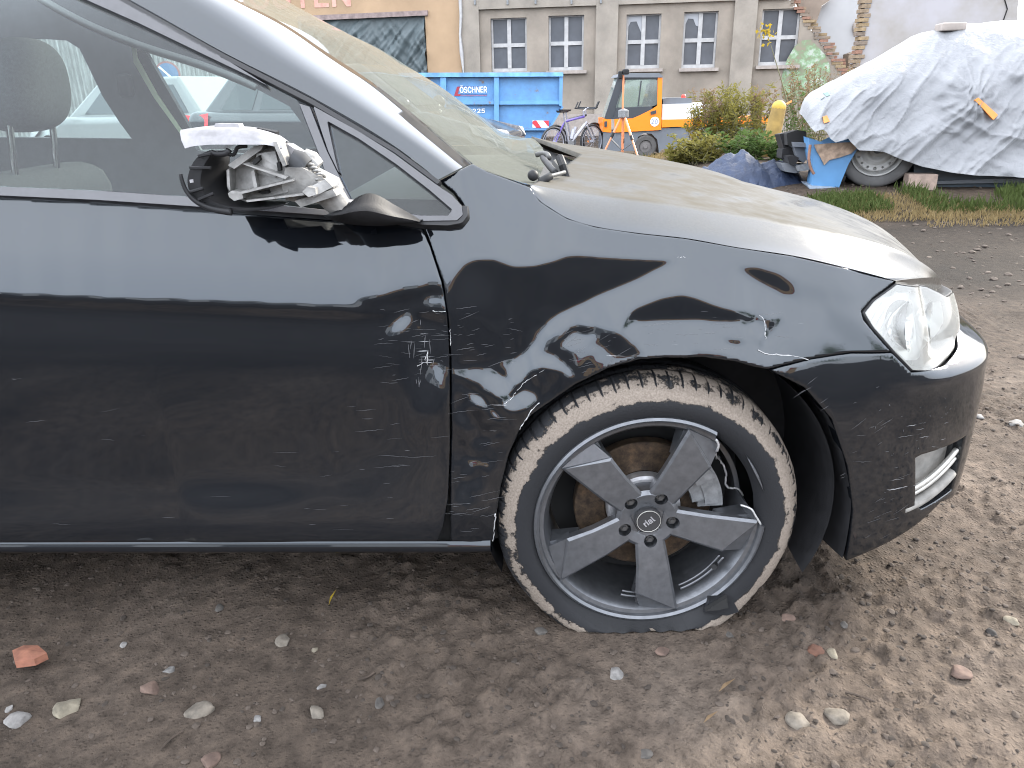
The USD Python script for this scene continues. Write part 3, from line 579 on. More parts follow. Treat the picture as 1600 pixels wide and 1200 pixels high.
# roof, far side with its windows, back
UGF = lambda q: q*[1, -1, 1]+[0, 1.78, 0]
top = spl(b3[:26], 30); xs = np.linspace(-3.3, top[0, 0], 8)[:-1]; z0, y0 = top[0, 2], top[0, 1]
edge = np.vstack([[[x, y0+.02, z0+.06-.05*((x+1.6)/1.6)**2] for x in xs], top[:1]])
head = np.vstack([edge, w3[:1]])
V = np.array([[p+[0, 0, 0], p*[1, 0, 1]+[0, p[1]+.10, .035], p*[1, 0, 1]+[.0, .89, .06], UGF(p)*[1, 1, 1]+[0, -.10, .035], UGF(p)] for p in head])
obj('roof', (V.reshape(-1, 3), grid_faces(len(head), 5)), M['paint'], car, smooth=True)
obj('roof_lining', ((V-[0, 0, .03]).reshape(-1, 3), grid_faces(len(head), 5)), M['grey_trim'], car, smooth=True)
FY = 1.62
A1 = [(-60, 60), (60, 60), (104, 63), (124, 76), (138, 104), (160, 150), (186, 190), (206, 217), (-60, 214)]
B1 = [(214, 74), (222, 74), (300, 97), (380, 128), (452, 166), (500, 230), (520, 252), (308, 236), (292, 206), (250, 140)]
outl = upY([(-420, -120), (150, -110), (420, 60), (560, 170), (700, 250), (700, 560), (-420, 560)], FY)[:, [0, 2]]
po = Polygon(outl).difference(Polygon(upY(A1, FY)[:, [0, 2]])).difference(Polygon(upY(B1, FY)[:, [0, 2]]))
obj('far_side_panel', extrude_y(po, FY, FY+.05), plain('far_side_trim', (.055, .058, .065), .75, noise=.1, scale=20), car)
obj('far_door_window', extrude_y(upY(B1, FY+.03)[:, [0, 2]], FY+.03, FY+.034), M['far_glass'], car)
obj('far_rear_window', extrude_y(upY(A1, FY+.03)[:, [0, 2]], FY+.03, FY+.034), M['far_glass'], car)
obj('far_door_seal', extrude_y(upY([(213, 72), (222, 72), (258, 134), (300, 206), (288, 208), (246, 146), (212, 84)], FY-.03)[:, [0, 2]], FY-.03, FY-.005), M['rubber'], car)
obj('far_pillar_edge', extrude_y(upY([(205, 70), (212, 74), (214, 90), (246, 148), (287, 208), (282, 210), (240, 152), (209, 98)], FY-.035)[:, [0, 2]], FY-.035, FY-.01), plain('pale_green_trim', (.52, .58, .40), .6), car)
obj('roof_grab_rail', tube(spl(upY([(60, -4), (140, 40), (220, 72), (320, 104), (400, 136)], FY-.05), 24), .014), plain('pale_headliner', (.16, .175, .175), .7), car, smooth=True)
obj('belt_anchor', rbox(*[v for p in zip(upY([(196, 134)], FY-.04)[0]-[.025, .02, .04], upY([(196, 134)], FY-.04)[0]+[.025, .02, .04]) for v in p], r=.012), M['dark_trim'], car, smooth=True)
obj('rear_wall', bx(-3.5, -3.45, .05, 1.72, .2, 1.35), M['dark'], car)
obj('far_body', extrude_y(Polygon([(-3.5, .2), (.42, .2), (.45, .66), (.2, .74), (-.2, .84), (-.45, .88), (-3.5, .88)]), 1.735, 1.775), M['paint'], car)
obj('engine_bay', bx(-.16, .70, .45, 1.30, .25, .60), M['dark'], car)
# dashboard and seats
obj('dashboard', rbox(-.72, -.22, .14, 1.6, .66, .86, .06), M['dark_trim'], car, smooth=True)
def seat(name, px, Y, s=1.):
    c = upY([px], Y)[0]
    hs = trimesh.creation.icosphere(4, 1.); v = np.array(hs.vertices); v = np.sign(v)*np.abs(v)**.72; v[:, 0] *= .085*(1-.12*v[:, 2]); v[:, 1] *= .15*(1-.10*np.maximum(v[:, 2], 0)); v[:, 2] *= .125
    v[:, 0] += .02*v[:, 2]/.125; m = trimesh.Trimesh(v*s*1.12+c, hs.faces, process=False)
    st = obj(name+'_back', rbox(c[0]-.12, c[0]+.03, c[1]-.25, c[1]+.25, c[2]-.75, c[2]-.17, .055, 12), M['seat'], car, smooth=True)
    hd = obj(name+'_headrest', m, M['seat'], car, smooth=True)
    for d in (-.075, .075): obj('headrest_post', tube([c+[-.02, d, -.22], c+[0, d, -.05]], .007), M['chrome'], hd, smooth=True)
seat('front_seat', (38, 134), .34, .66)
obj('door_card', bx(-3.0, -.45, .055, .11, .25, .86), M['grey_trim'], car)


# ---- what is left of the door mirror: a bare frame, its shell and its foot
def slab(name, px, Y, T, material, parent=None, bev=.0, dy=None):
    q = upY(px, np.broadcast_to(np.asarray(Y, float), (len(px),))); b = q+[0, 1, 0]*np.asarray(T, float)
    c = q.mean(0); b = c+(b-c)*[1, 1, 1]
    return obj(name, hull(np.vstack([q, b])), material, parent if parent is not None else mir)
sh_o = [(332, 234), (316, 240), (303, 252), (295, 270), (293, 288), (300, 304), (316, 318), (345, 327), (380, 329), (420, 326), (452, 318)]
sh_i = [(346, 240), (348, 250), (347, 262), (346, 274), (347, 286), (350, 296), (358, 304), (372, 310), (395, 315), (425, 316), (450, 314)]
so = spl(upY(sh_o, -.150), 40); si = spl(upY(sh_i, -.115), 40); sb = spl(upY([(340, 232), (326, 240), (316, 252), (310, 270), (309, 288), (316, 302), (330, 314), (352, 322), (382, 325), (420, 322), (452, 316)], -.05), 40)
md = (so+si)/2+[0, -.018, 0]; V = np.stack([sb, so*.5+sb*.5+[-.008, 0, -.004], so, md, si, si+[0, .03, 0]], 1)
mir = obj('door_mirror', (V.reshape(-1, 3), grid_faces(40, 6)), M['plastic'], car, smooth=50, label='broken door mirror hanging open without glass or cover')
rimp = spl(upY([(282, 272), (287, 290), (296, 305), (312, 318), (340, 328), (362, 331)], -.155), 24); V = np.stack([rimp, rimp+[.010, .03, .004], rimp+[.012, .03, -.004]], 1)
obj('shell_lip', tube(rimp, np.linspace(.003, .006, 24), 6), M['plastic'], mir, smooth=True)
for a, b in (((297, 262), (330, 262)), ((297, 300), (318, 294)), ((310, 312), (334, 302)), ((310, 244), (330, 240))): obj('shell_rib', tube(upY([a, b], [-.156, -.16]), .0025, 6), M['plastic'], mir)
obj('shell_clip', tube(spl(upY([(330, 238), (340, 241), (352, 240), (358, 234)], -.15), 10), .0045), M['plastic'], mir, smooth=True)
slab('shell_window', [(296, 281), (301, 280), (302, 285), (297, 286)], -.164, .002, M['white_plastic'])
# white indicator strip on top
to = spl(upY([(281, 206), (300, 204), (340, 202), (380, 203), (420, 210), (446, 222)], -.14), 40); lo = spl(upY([(289, 232), (305, 228), (335, 226), (375, 226), (410, 226), (440, 232)], -.155), 40)
tb = spl(upY([(282, 203), (300, 200), (340, 196), (390, 198), (430, 208), (452, 222)], -.07), 40)
V = np.stack([tb, to+[0, .004, .002], to, (to+lo)/2+[0, -.004, 0], lo, lo+[0, .01, 0]], 1)
obj('indicator_strip', (V.reshape(-1, 3), grid_faces(40, 6)), M['white_plastic'], mir, smooth=40)
slab('strip_clip', [(334, 203), (336, 193), (372, 193), (376, 202), (376, 206)], -.12, .02, M['white_plastic'])
slab('strip_clip', [(392, 203), (402, 200), (430, 206), (430, 212)], -.10, .02, M['plastic'])
# cast frame in facets
CF_ = M['cast']
slab('frame_plate', [(354, 266), (362, 256), (398, 230), (420, 224), (436, 226), (446, 262), (450, 300), (430, 312), (384, 315), (358, 306), (354, 290)], [-.10, -.10, -.10, -.11, -.12, -.14, -.14, -.12, -.12, -.11, -.10], .03, CF_)
slab('frame_edge', [(356, 258), (396, 229), (412, 226), (408, 234), (366, 264)], -.135, .03, CF_)
slab('frame_edge', [(354, 266), (358, 264), (360, 300), (355, 292)], -.135, .03, CF_)
slab('frame_rib', [(378, 256), (384, 257), (450, 276), (446, 280)], -.158, .03, CF_)
slab('frame_rib', [(374, 300), (378, 303), (458, 283), (456, 280)], -.160, .035, CF_)
slab('frame_rib', [(426, 222), (432, 221), (448, 258), (442, 260)], -.158, .04, CF_)
slab('frame_rib', [(392, 268), (397, 266), (402, 292), (397, 294)], -.140, .02, CF_)
slab('frame_rib', [(384, 313), (386, 316), (476, 305), (474, 302)], -.155, .03, CF_)
slab('frame_hook', [(356, 302), (362, 298), (378, 300), (380, 310), (366, 314), (358, 308)], -.15, .03, CF_)
slab('frame_hole', [(394, 252), (404, 243), (406, 250), (396, 259)], -.142, .02, M['dark']); slab('frame_hole', [(402, 300), (418, 297), (420, 302), (410, 304)], -.142, .02, M['dark'])
slab('frame_hole', [(432, 254), (437, 253), (439, 266), (434, 268)], -.146, .02, M['dark'])
slab('frame_boss', [(400, 240), (430, 236), (436, 262), (430, 278), (400, 270)], [-.128, -.132, -.140, -.138, -.128], .03, CF_)
slab('frame_arm', [(446, 262), (472, 262), (500, 276), (516, 284), (524, 300), (520, 316), (470, 318), (446, 312), (440, 290)], [-.155, -.15, -.13, -.12, -.11, -.11, -.12, -.13, -.145], .06, CF_)
slab('frame_arm', [(476, 296), (508, 280), (520, 292), (490, 308)], [-.15, -.135, -.135, -.15], .03, CF_)
slab('frame_fold', [(472, 300), (480, 292), (492, 294), (494, 304), (482, 308)], -.160, .02, CF_)
slab('frame_fold', [(460, 314), (520, 296), (526, 306), (470, 324)], -.14, .05, CF_)
slab('frame_top', [(436, 224), (450, 226), (472, 240), (470, 252), (452, 246)], -.12, .03, M['white_plastic'])
obj('motor', tube(upY([(456, 248), (468, 254), (478, 262)], -.13), [.016, .019, .016], 12), M['dark_trim'], mir, smooth=30)
obj('motor', tube(upY([(474, 246), (486, 252), (496, 262)], -.11), [.015, .017, .014], 12), CF_, mir, smooth=30)
for k in range(4): obj('spring_coil', tube([upY([(484+5*k+9*math.cos(t), 263+5*k+7*math.sin(t))], -.125+.01*math.cos(t*2))[0] for t in np.linspace(0, 2*np.pi, 14)], .0022, 5), CF_, mir, smooth=True)
obj('pivot', tube(upY([(512, 300), (522, 312), (530, 322)], [-.10, -.095, -.09]), [.024, .022, .020], 14), CF_, mir, smooth=30)
slab('pivot_plate', [(508, 324), (530, 314), (548, 316), (540, 328), (516, 331)], -.085, .03, M['white_plastic'])
obj('cable', tube(spl(upY([(352, 238), (364, 242), (372, 230), (386, 228)], -.13), 16), .003), M['rubber'], mir, smooth=True)
# foot: a black arm that runs down to the door
f = [upY([(505, 337), (520, 345), (560, 352), (600, 353), (640, 349), (657, 345)], [-.10, -.09, -.08, -.07, -.05, -.02]), upY([(520, 331), (540, 322), (562, 306), (575, 302), (620, 322), (657, 344)], [-.11, -.105, -.09, -.08, -.05, -.012]), upY([(518, 332), (545, 326), (566, 312), (584, 312), (625, 330), (657, 346)], [.0, .01, .02, .02, .02, .02])]
f = [spl(x, 30) for x in f]; V = np.stack([f[0]+[0, .06, -.004], f[0], (f[0]+f[1])/2+[0, -.014, 0], f[1], f[2]], 1)
obj('mirror_foot', (V.reshape(-1, 3), grid_faces(30, 5)), M['plastic'], mir, smooth=45)

# ---- front wheel: muddy flat tyre, broken gunmetal rim
STEER = 3.0
def wheel_m(m):
    m = spin(m, STEER); m.apply_translation(HUB); return m
prof = [(.200, .205), (.236, .203), (.234, .196), (.206, .180), (.199, .10), (.203, .035), (.209, .016), (.216, .006), (.224, .004), (.226, -.003), (.231, -.007), (.236, -.004), (.2375, .002), (.236, .010), (.229, .012), (.222, .018), (.213, .03), (.209, .09), (.205, .10), (.205, .178)]
rim = man(revolve_y(prof, 180, True))
if rim.volume() < 0: rim = man(trimesh.Trimesh(*(lambda m: (m.vertices, np.array(m.faces)[:, ::-1]))(revolve_y(prof, 180, True)), process=False))
def polar(r, d): return np.array([r*math.cos(math.radians(d)), r*math.sin(math.radians(d))])
cutp = [polar(.28, 62), polar(.226, 58), polar(.216, 52.5), polar(.198, 47.5), polar(.187, 40), polar(.186, 33), polar(.189, 26), polar(.186, 19), polar(.181, 13), polar(.186, 9.5), polar(.205, 7.5), polar(.217, 2.5), polar(.228, -2.5), polar(.28, -6)]
cut = man(extrude_y(Polygon(cutp), -.05, .085))
if cut.volume() < 0: cut = manifold3d.Manifold()
rim = rim-cut
def quad_solid(top, depth, bevel=.004):
    """spoke face: outline points (u, v, y); a solid going back by depth, its edges eased"""
    top = np.array(top, float); c = top.mean(0); inn = c+(top-c)*np.array([.97, .86, 1]); inn[:, 2] = top[:, 2]
    low = top.copy(); low[:, 2] += bevel; bk = c+(top-c)*np.array([1., .86, 1]); bk[:, 2] = top[:, 2]+depth
    return np.vstack([inn, low, bk])
SPK = [-83, -11, 61, 133, 205]
def spoke_parts(k):
    d = math.radians(SPK[k]); ur = np.array([math.cos(d), 0, math.sin(d)]); vr = np.array([-math.sin(d), 0, math.cos(d)])
    def P3(a): return a[:, :1]*ur+a[:, 1:2]*vr+a[:, 2:]*np.array([0, 1, 0])
    ue = .2185 if k != 2 else .214
    main = quad_solid([(.028, -.029, .020), (.060, -.030, .013), (.110, -.035, .004), (.166, -.043, -.002), (ue, .043, -.004), (.110, .035, .004), (.060, .030, .013), (.028, .029, .020)], .030)
    m = man(hull(P3(main[[0, 1, 2, 5, 6, 7, 8, 9, 10, 13, 14, 15, 16, 17, 18, 21, 22, 23]])))+man(hull(P3(main[[2, 3, 4, 5, 10, 11, 12, 13, 18, 19, 20, 21]])))
    chm = np.array([(.160, -.042, .003), (ue, .043, .001), (.214, -.036, .013), (.218, .02, .010), (.160, -.040, .03), (ue, .040, .03), (.214, -.036, .03)])
    m = m+man(hull(P3(chm)))
    rib = np.array([(.150, -.030, .02), (.150, .030, .02), (.21, -.044, .02), (.21, .044, .02), (.14, -.028, .05), (.14, .028, .05), (.205, -.046, .06), (.205, .046, .06)])
    m = m+man(hull(P3(rib)))
    return m, ur, vr
hubm = man(revolve_y([(0, .022), (.034, .022), (.040, .018), (.058, .014), (.066, .02), (.066, .055), (0, .055)], 60))
if hubm.volume() < 0: hubm = man(trimesh.Trimesh(*(lambda m: (m.vertices, np.array(m.faces)[:, ::-1]))(revolve_y([(0, .022), (.034, .022), (.040, .018), (.058, .014), (.066, .02), (.066, .055), (0, .055)], 60)), process=False))
holes = []; nuts = []
for k in range(5):
    d = math.radians(SPK[k]+1); c = np.array([.0525*math.cos(d), 0, .0525*math.sin(d)])
    cy = trimesh.creation.cylinder(radius=.0135, height=.06, sections=28); cy.apply_transform(trimesh.transformations.rotation_matrix(math.pi/2, [1, 0, 0])); holes.append(man(mv(cy, c[0], .002, c[2])))
    nut = trimesh.creation.cylinder(radius=.0088, height=.02, sections=6); nut.apply_transform(trimesh.transformations.rotation_matrix(math.pi/2, [1, 0, 0])); st = trimesh.creation.cylinder(radius=.0045, height=.004, sections=12); st.apply_transform(trimesh.transformations.rotation_matrix(math.pi/2, [1, 0, 0]))
    nuts.append(cat([mv(nut, c[0], .034, c[2]), mv(st, c[0], .0225, c[2])]))
capcut = trimesh.creation.cylinder(radius=.0285, height=.02, sections=60); capcut.apply_transform(trimesh.transformations.rotation_matrix(math.pi/2, [1, 0, 0]))
capcut = man(mv(capcut, 0, .012, 0))
HO = manifold3d.Manifold.batch_boolean(holes, manifold3d.OpType.Add)
whl = obj('front_wheel', wheel_m(tri(rim)), M['alloy'], car, smooth=30, label='gunmetal five-spoke rim with a piece of its edge broken away')
obj('wheel_hub', wheel_m(tri(hubm-HO-capcut)), M['alloy'], whl, smooth=30)
hubcut = man(revolve_y([(0, -.05), (.0655, -.05), (.0655, .1), (0, .1)], 60))
if hubcut.volume() < 0: hubcut = man(trimesh.Trimesh(*(lambda m: (m.vertices, np.array(m.faces)[:, ::-1]))(revolve_y([(0, -.05), (.0655, -.05), (.0655, .1), (0, .1)], 60)), process=False))
for k in range(5):
    m, ur, vr = spoke_parts(k); m = m-HO-capcut
    if k == 2: m = m-man(extrude_y(Polygon([polar(.30, 60), polar(.221, 58), polar(.214, 53), polar(.200, 50), polar(.19, 44), polar(.3, 40)]), -.05, .085))
    obj('spoke', wheel_m(tri(m)), M['alloy'], whl, smooth=25)
capm = revolve_y([(0, .008), (.022, .008), (.0235, .0074), (.0245, .009), (.0272, .0095), (.0278, .013), (.0278, .02)], 60)
obj('hub_cap', wheel_m(capm), plain('cap_black', (.02, .02, .021), .3), whl, smooth=40)
obj('cap_ring', wheel_m(revolve_y([(.0236, .0074), (.0242, .0068), (.0248, .0074), (.0248, .009)], 60)), M['satin'], whl, smooth=True)
tx = meshkit.text_mesh('rial', .0125, .0012, True); tx.apply_translation(-tx.bounds.mean(0)); tv = np.array(tx.vertices); ca, sa = math.cos(math.radians(38)), math.sin(math.radians(38))
tx = trimesh.Trimesh(np.stack([tv[:, 0]*ca-tv[:, 1]*sa, .0075-tv[:, 2], tv[:, 0]*sa+tv[:, 1]*ca], 1), np.array(tx.faces)[:, ::-1], process=False)
obj('cap_lettering', wheel_m(tx), M['white_plastic'], whl)
for n in nuts: obj('wheel_nut', wheel_m(n), plain('dark_steel', (.10, .10, .10), .4, metal=.8) if n is nuts[0] else stage.GetPrimAtPath('/World/Looks/dark_steel').GetPath().pathString, whl)
# broken edges shine
e3 = [np.array([p[0], .085-.03*(i in (1, 2, 12)), p[1]]) for i, p in enumerate(cutp[2:12])]
obj('broken_edge', wheel_m(tube(spl(np.array(e3), 50)+np.random.RandomState(3).normal(0, .0008, (50, 3)), np.random.RandomState(4).uniform(.0018, .0032, 50), 6)), M['bright_edge'], whl, smooth=True)
e3 = [(polar(.222, 57)[0], -.002, polar(.222, 57)[1]), (polar(.214, 53.4)[0], 0, polar(.214, 53.4)[1]), (polar(.205, 51.5)[0], .004, polar(.205, 51.5)[1]), (polar(.199, 49.5)[0], .02, polar(.199, 49.5)[1])]
obj('broken_edge', wheel_m(tube(spl(np.array(e3), 20), .0026, 6)), M['bright_edge'], whl, smooth=True)
e3 = [(polar(.190, 9.0)[0], .012, polar(.190, 9.0)[1]), (polar(.207, 7.2)[0], .004, polar(.207, 7.2)[1]), (polar(.218, 2.2)[0], .0, polar(.218, 2.2)[1]), (polar(.228, -2)[0], -.002, polar(.228, -2)[1])]
obj('broken_edge', wheel_m(tube(spl(np.array(e3), 20), .0024, 6)), M['bright_edge'], whl, smooth=True)
vs = np.array([(polar(.19, -37.5)[0], .02, polar(.19, -37.5)[1]), (polar(.178, -38)[0], .0, polar(.178, -38)[1])])
obj('valve', wheel_m(tube(vs, [.0045, .006], 10)), M['plastic'], whl, smooth=30)
for d0, d1 in ((-76, -105), (-31, -66)):
    for rr, hh in ((.192, .003), (.182, .0025)):
        ar = np.radians(np.linspace(d0, d1, 24)); obj('rim_ridge', wheel_m(tube(np.stack([rr*np.cos(ar), 0*ar+.02, rr*np.sin(ar)], 1), hh, 6)), M['alloy'], whl, smooth=True)
# tyre
tp = np.array([(.221, .026), (.224, .014), (.232, .004), (.246, -.006), (.262, -.008), (.276, -.006), (.288, -.001), (.296, .005), (.302, .011), (.3065, .018), (.310, .026), (.3125, .036), (.314, .048), (.3145, .058), (.308, .0585), (.308, .066), (.3145, .0665), (.3155, .09), (.3085, .0905), (.3085, .099), (.3155, .0995), (.3155, .125), (.309, .1255), (.309, .134), (.3145, .1345), (.312, .16), (.306, .182), (.29, .197), (.26, .203), (.236, .20)])
ns = 720; npf = len(tp); aa = np.arange(ns)*2*np.pi/ns
R = np.repeat(tp[None, :, 0], ns, 0).copy(); Y = np.repeat(tp[None, :, 1], ns, 0).copy()
ph = (np.arange(ns) % 10)
for j in range(8, 13): R[ph < 1, j] -= .0042
for j in range(17, 18): R[(ph+4) % 10 < 1, j] -= .004
R += (meshkit.fbm(np.stack([np.cos(aa)[:, None]*R*30, Y*30, np.sin(aa)[:, None]*R*30], -1), 3, 2)-.5)*.0030
V = np.stack([np.cos(aa)[:, None]*R, Y, np.sin(aa)[:, None]*R], -1)
floor = -.2475; low = np.clip((-.205-V[..., 2])/.05, 0, 1)
over = np.clip(floor-V[..., 2], 0, None); sq = np.clip((-V[..., 2]-.17)/.08, 0, 1)
V[..., 1] -= (.020*sq**1.5)*np.clip(1-(tp[None, :, 1]-.0)/.05, 0, 1)*np.clip((R-.225)/.03, 0, 1)
V[..., 2] = np.maximum(V[..., 2], floor+.002*np.sin(aa*40)[:, None]*(over > 0))
mud = np.interp(np.arange(npf), [0, 3, 4.2, 5, 6, 7, 8, 9, 11, 13, 17, 20, 29], [0, .06, .30, .62, .70, .62, .54, .55, .64, .64, .46, .2, .0])
mudv = np.repeat(mud[None], ns, 0)+.10*np.cos(aa-.9)[:, None]*0; mudv[:, 10:] -= .30*np.clip(np.cos(aa-math.radians(160)), 0, 1)[:, None]
mudv -= .10*np.clip(np.cos(aa-math.radians(215)), 0, 1)[:, None]
ty = []
for i in range(ns):
    for k in range(npf-1):
        a, b = i*npf+k, ((i+1) % ns)*npf+k; ty += [[a, b, b+1], [a, b+1, a+1]]
M['tyre'] = mat('muddy_tyre', {
    'g': ('texture_coordinate', {}), 'a': ('attribute', {'attribute': 'mud'}), 'n': ('noise_texture', {'scale': 24., 'detail': 10., 'roughness': .78}), 'n2': ('noise_texture', {'scale': 300., 'detail': 3.}),
    's': ('math', {'math_type': 'add'}), 'th': ('map_range', {'from_min': 1.01, 'from_max': 1.06, 'clamp': True}), 'nr': ('rgb_ramp', {'ramp': [(.3, (.135, .112, .092)), (.7, (.215, .182, .152))]}),
    'c': ('mix_color', {'a': (.014, .0145, .016)}), 'r': ('map_range', {'from_min': 0., 'from_max': 1., 'to_min': .5, 'to_max': .9}), 'h': ('math', {'math_type': 'multiply_add', 'value2': .25}), 'b': ('bump', {'strength': 1., 'distance': .003}), 'p': ('principled_bsdf', {'specular_ior_level': .2})},
    [('g.object', 'n.vector'), ('g.object', 'n2.vector'), ('n.fac', 's.value1'), ('a.fac', 's.value2'), ('s.value', 'th.value'), ('n2.fac', 'nr.fac'), ('nr.color', 'c.b'), ('th.result', 'c.fac'), ('c.result', 'p.base_color'), ('th.result', 'r.value'), ('r.result', 'p.roughness'), ('n2.fac', 'h.value1'), ('th.result', 'h.value3'), ('h.value', 'b.height'), ('b.normal', 'p.normal')])
mudv += (np.clip(mudv*4, 0, 1))*(meshkit.fbm(np.stack([np.cos(aa)[:, None]*6+0*R, Y*22, np.sin(aa)[:, None]*6+0*R], -1), 3, 41)-.5)*.26+.03*(mudv > .3)
mudv[ph < 1, 8:13] -= .34
tm = wheel_m(trimesh.Trimesh(V.reshape(-1, 3), ty, process=False))
obj('tyre', tm, M['tyre'], whl, smooth=True, pv={'mud': mudv.ravel()}, label='flat tyre caked with pale mud')
fl = upY([(1108, 940), (1132, 930), (1146, 956), (1136, 962), (1120, 957), (1100, 958)], -.012); fl2 = fl+[0, .02, 0]; fl2[[1, 2]] += [.012, -.02, .0]
obj('torn_rubber', hull(np.vstack([fl, fl2])), M['tyre'], whl)
q = upY([(1102, 955), (1122, 944), (1136, 934), (1138, 950), (1120, 954)], -.026); obj('torn_hole', hull(np.vstack([q, q+[0, .012, 0]])), M['dark'], whl)
# brake
M['rust'] = mat('rusty_disc', {'g': ('texture_coordinate', {}), 'm': ('mapping', {'scale': (1, 1, 1)}), 'w': ('noise_texture', {'scale': 55., 'detail': 5., 'roughness': .7}), 'r': ('rgb_ramp', {'ramp': [(.35, (.042, .032, .026)), (.55, (.092, .066, .046)), (.7, (.15, .10, .062))]}), 'p': ('principled_bsdf', {'roughness': .38, 'metallic': .7})}, [('g.object', 'w.vector'), ('w.fac', 'r.fac'), ('r.color', 'p.base_color')])
obj('brake_disc', wheel_m(revolve_y([(.146, .105), (.146, .080), (.144, .078), (.082, .078), (.080, .081), (.078, .078), (.076, .062), (.070, .058), (.0, .058)], 120)), M['rust'], whl, smooth=30)
obj('disc_hat', wheel_m(revolve_y([(.079, .079), (.077, .060), (.071, .0565), (.0, .0565)], 80)), plain('grey_iron', (.36, .36, .37), .45, metal=.7, noise=.25, scale=60), whl, smooth=30)
def sector(r0, r1, d0, d1, y0, y1): 
    a = np.linspace(d0, d1, 14); return extrude_y(Polygon([polar(r0, x) for x in a]+[polar(r1, x) for x in a[::-1]]), y0, y1)
M['iron'] = plain('caliper_iron', (.19, .195, .20), .5, metal=.5, noise=.3, scale=50)
obj('brake_caliper', wheel_m(cat([sector(.112, .165, 2, 44, .055, .13), sector(.126, .155, 6, 40, .047, .06), sector(.10, .13, 10, 34, .05, .075)])), M['iron'], whl)
obj('caliper_bracket', wheel_m(cat([sector(.10, .15, -36, -24, .06, .12), sector(.12, .16, 30, 38, .04, .06)])), M['iron'], whl)
obj('wheel_backing', wheel_m(revolve_y([(.195, .14), (.0, .14)], 60)), M['dark'], whl)


# ------------------------------------------------------------------ the ground
def grow(a, b, d, far, f=1.12):
    v = list(np.arange(a, b+d/2, d)); st = d; x = v[-1]
    while x < far: st *= f; x += st; v.append(x)
    st = d; x = a; pre = []
    while x > -far: st *= f; x -= st; pre.append(x)
    return np.array(pre[::-1]+v)
gx = grow(-1.75, 1.9, .0105, 400.); gy = grow(-.72, 1.25, .0105, 400.)
X, Y = np.meshgrid(gx, gy, indexing='ij')
def terrain(x, y):
    x = np.asarray(x, float); y = np.asarray(y, float)
    return .24*smooth(y, 3.2, 5.6)*smooth(x, .6, 2.4)*(1-smooth(y, 10., 13.))-.24*smooth(y, 9.5, 13.5)
def relief(x, y):
    p = np.stack([x, y, 0*x], -1); near = np.exp(-(np.hypot(x, y)/6)**2)
    big = (meshkit.fbm(p*3.2, 3, 1)-.5)*.036; mid = (meshkit.fbm(p*13., 4, 4)-.5)*1.25
    clod = np.clip(meshkit.fbm(p*44., 2, 7)-.42, 0, 1); rough = smooth(meshkit.fbm(p*2.6, 2, 21), .46, .62)
    return (big*np.clip(np.hypot(x, y-.1)-.15, 0, .5)*2+mid*.010+clod*(.009+.030*rough))*near
Zg = terrain(X, Y)+relief(X, Y)
wl = np.exp(-(((X-.01)/.17)**2+((Y-.1)/.14)**2)); Zg = Zg*(1-wl)-.002*wl
def ground_z(x, y): 
    x = np.atleast_1d(x).astype(float); y = np.atleast_1d(y).astype(float); return terrain(x, y)+relief(x, y)
M['soil'] = mat('brown_soil', {
    'g': ('geometry', {}), 'n1': ('noise_texture', {'scale': 1.1, 'detail': 8., 'roughness': .62}), 'n2': ('noise_texture', {'scale': 26., 'detail': 8., 'roughness': .7}), 'n3': ('noise_texture', {'scale': 240., 'detail': 3., 'roughness': .6}),
    'r1': ('rgb_ramp', {'ramp': [(.32, (.034, .026, .0205)), (.46, (.070, .054, .042)), (.56, (.086, .067, .053)), (.68, (.122, .098, .079))]}), 'r2': ('rgb_ramp', {'ramp': [(.28, (.38, .37, .36)), (.5, (.95, .95, .95)), (.72, (1.5, 1.48, 1.45))]}),
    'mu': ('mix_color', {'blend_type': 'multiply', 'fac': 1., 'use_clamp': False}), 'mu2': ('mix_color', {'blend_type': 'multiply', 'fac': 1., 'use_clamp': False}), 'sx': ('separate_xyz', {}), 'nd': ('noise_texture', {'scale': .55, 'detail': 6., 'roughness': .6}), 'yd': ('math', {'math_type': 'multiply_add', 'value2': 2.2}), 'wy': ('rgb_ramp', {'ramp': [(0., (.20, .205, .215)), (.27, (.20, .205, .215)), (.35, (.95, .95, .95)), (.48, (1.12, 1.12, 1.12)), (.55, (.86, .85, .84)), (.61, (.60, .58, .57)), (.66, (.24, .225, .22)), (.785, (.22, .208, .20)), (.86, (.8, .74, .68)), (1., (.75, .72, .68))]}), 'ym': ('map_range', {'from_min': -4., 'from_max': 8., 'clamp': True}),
    'v': ('voronoi_texture', {'scale': 95., 'feature': 'f1'}), 'vm': ('map_range', {'from_min': .0, 'from_max': .42, 'to_min': 1., 'to_max': 0., 'clamp': True}),
    'h': ('math', {'math_type': 'multiply_add', 'value2': .55}), 'h2': ('math', {'math_type': 'multiply_add', 'value2': .35}), 'b': ('bump', {'strength': 1., 'distance': .006}), 'p': ('principled_bsdf', {'roughness': .93, 'specular_ior_level': .25})},
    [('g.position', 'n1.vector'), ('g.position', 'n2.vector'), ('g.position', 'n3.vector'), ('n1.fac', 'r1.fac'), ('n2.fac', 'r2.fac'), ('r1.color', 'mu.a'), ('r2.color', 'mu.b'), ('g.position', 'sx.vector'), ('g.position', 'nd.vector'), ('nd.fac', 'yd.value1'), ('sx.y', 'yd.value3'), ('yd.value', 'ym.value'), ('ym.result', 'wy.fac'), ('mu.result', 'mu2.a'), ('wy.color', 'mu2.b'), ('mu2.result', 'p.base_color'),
     ('g.position', 'v.vector'), ('v.distance', 'vm.value'), ('vm.result', 'h.value1'), ('n2.fac', 'h.value3'), ('n3.fac', 'h2.value1'), ('h.value', 'h2.value3'), ('h2.value', 'b.height'), ('b.normal', 'p.normal')])
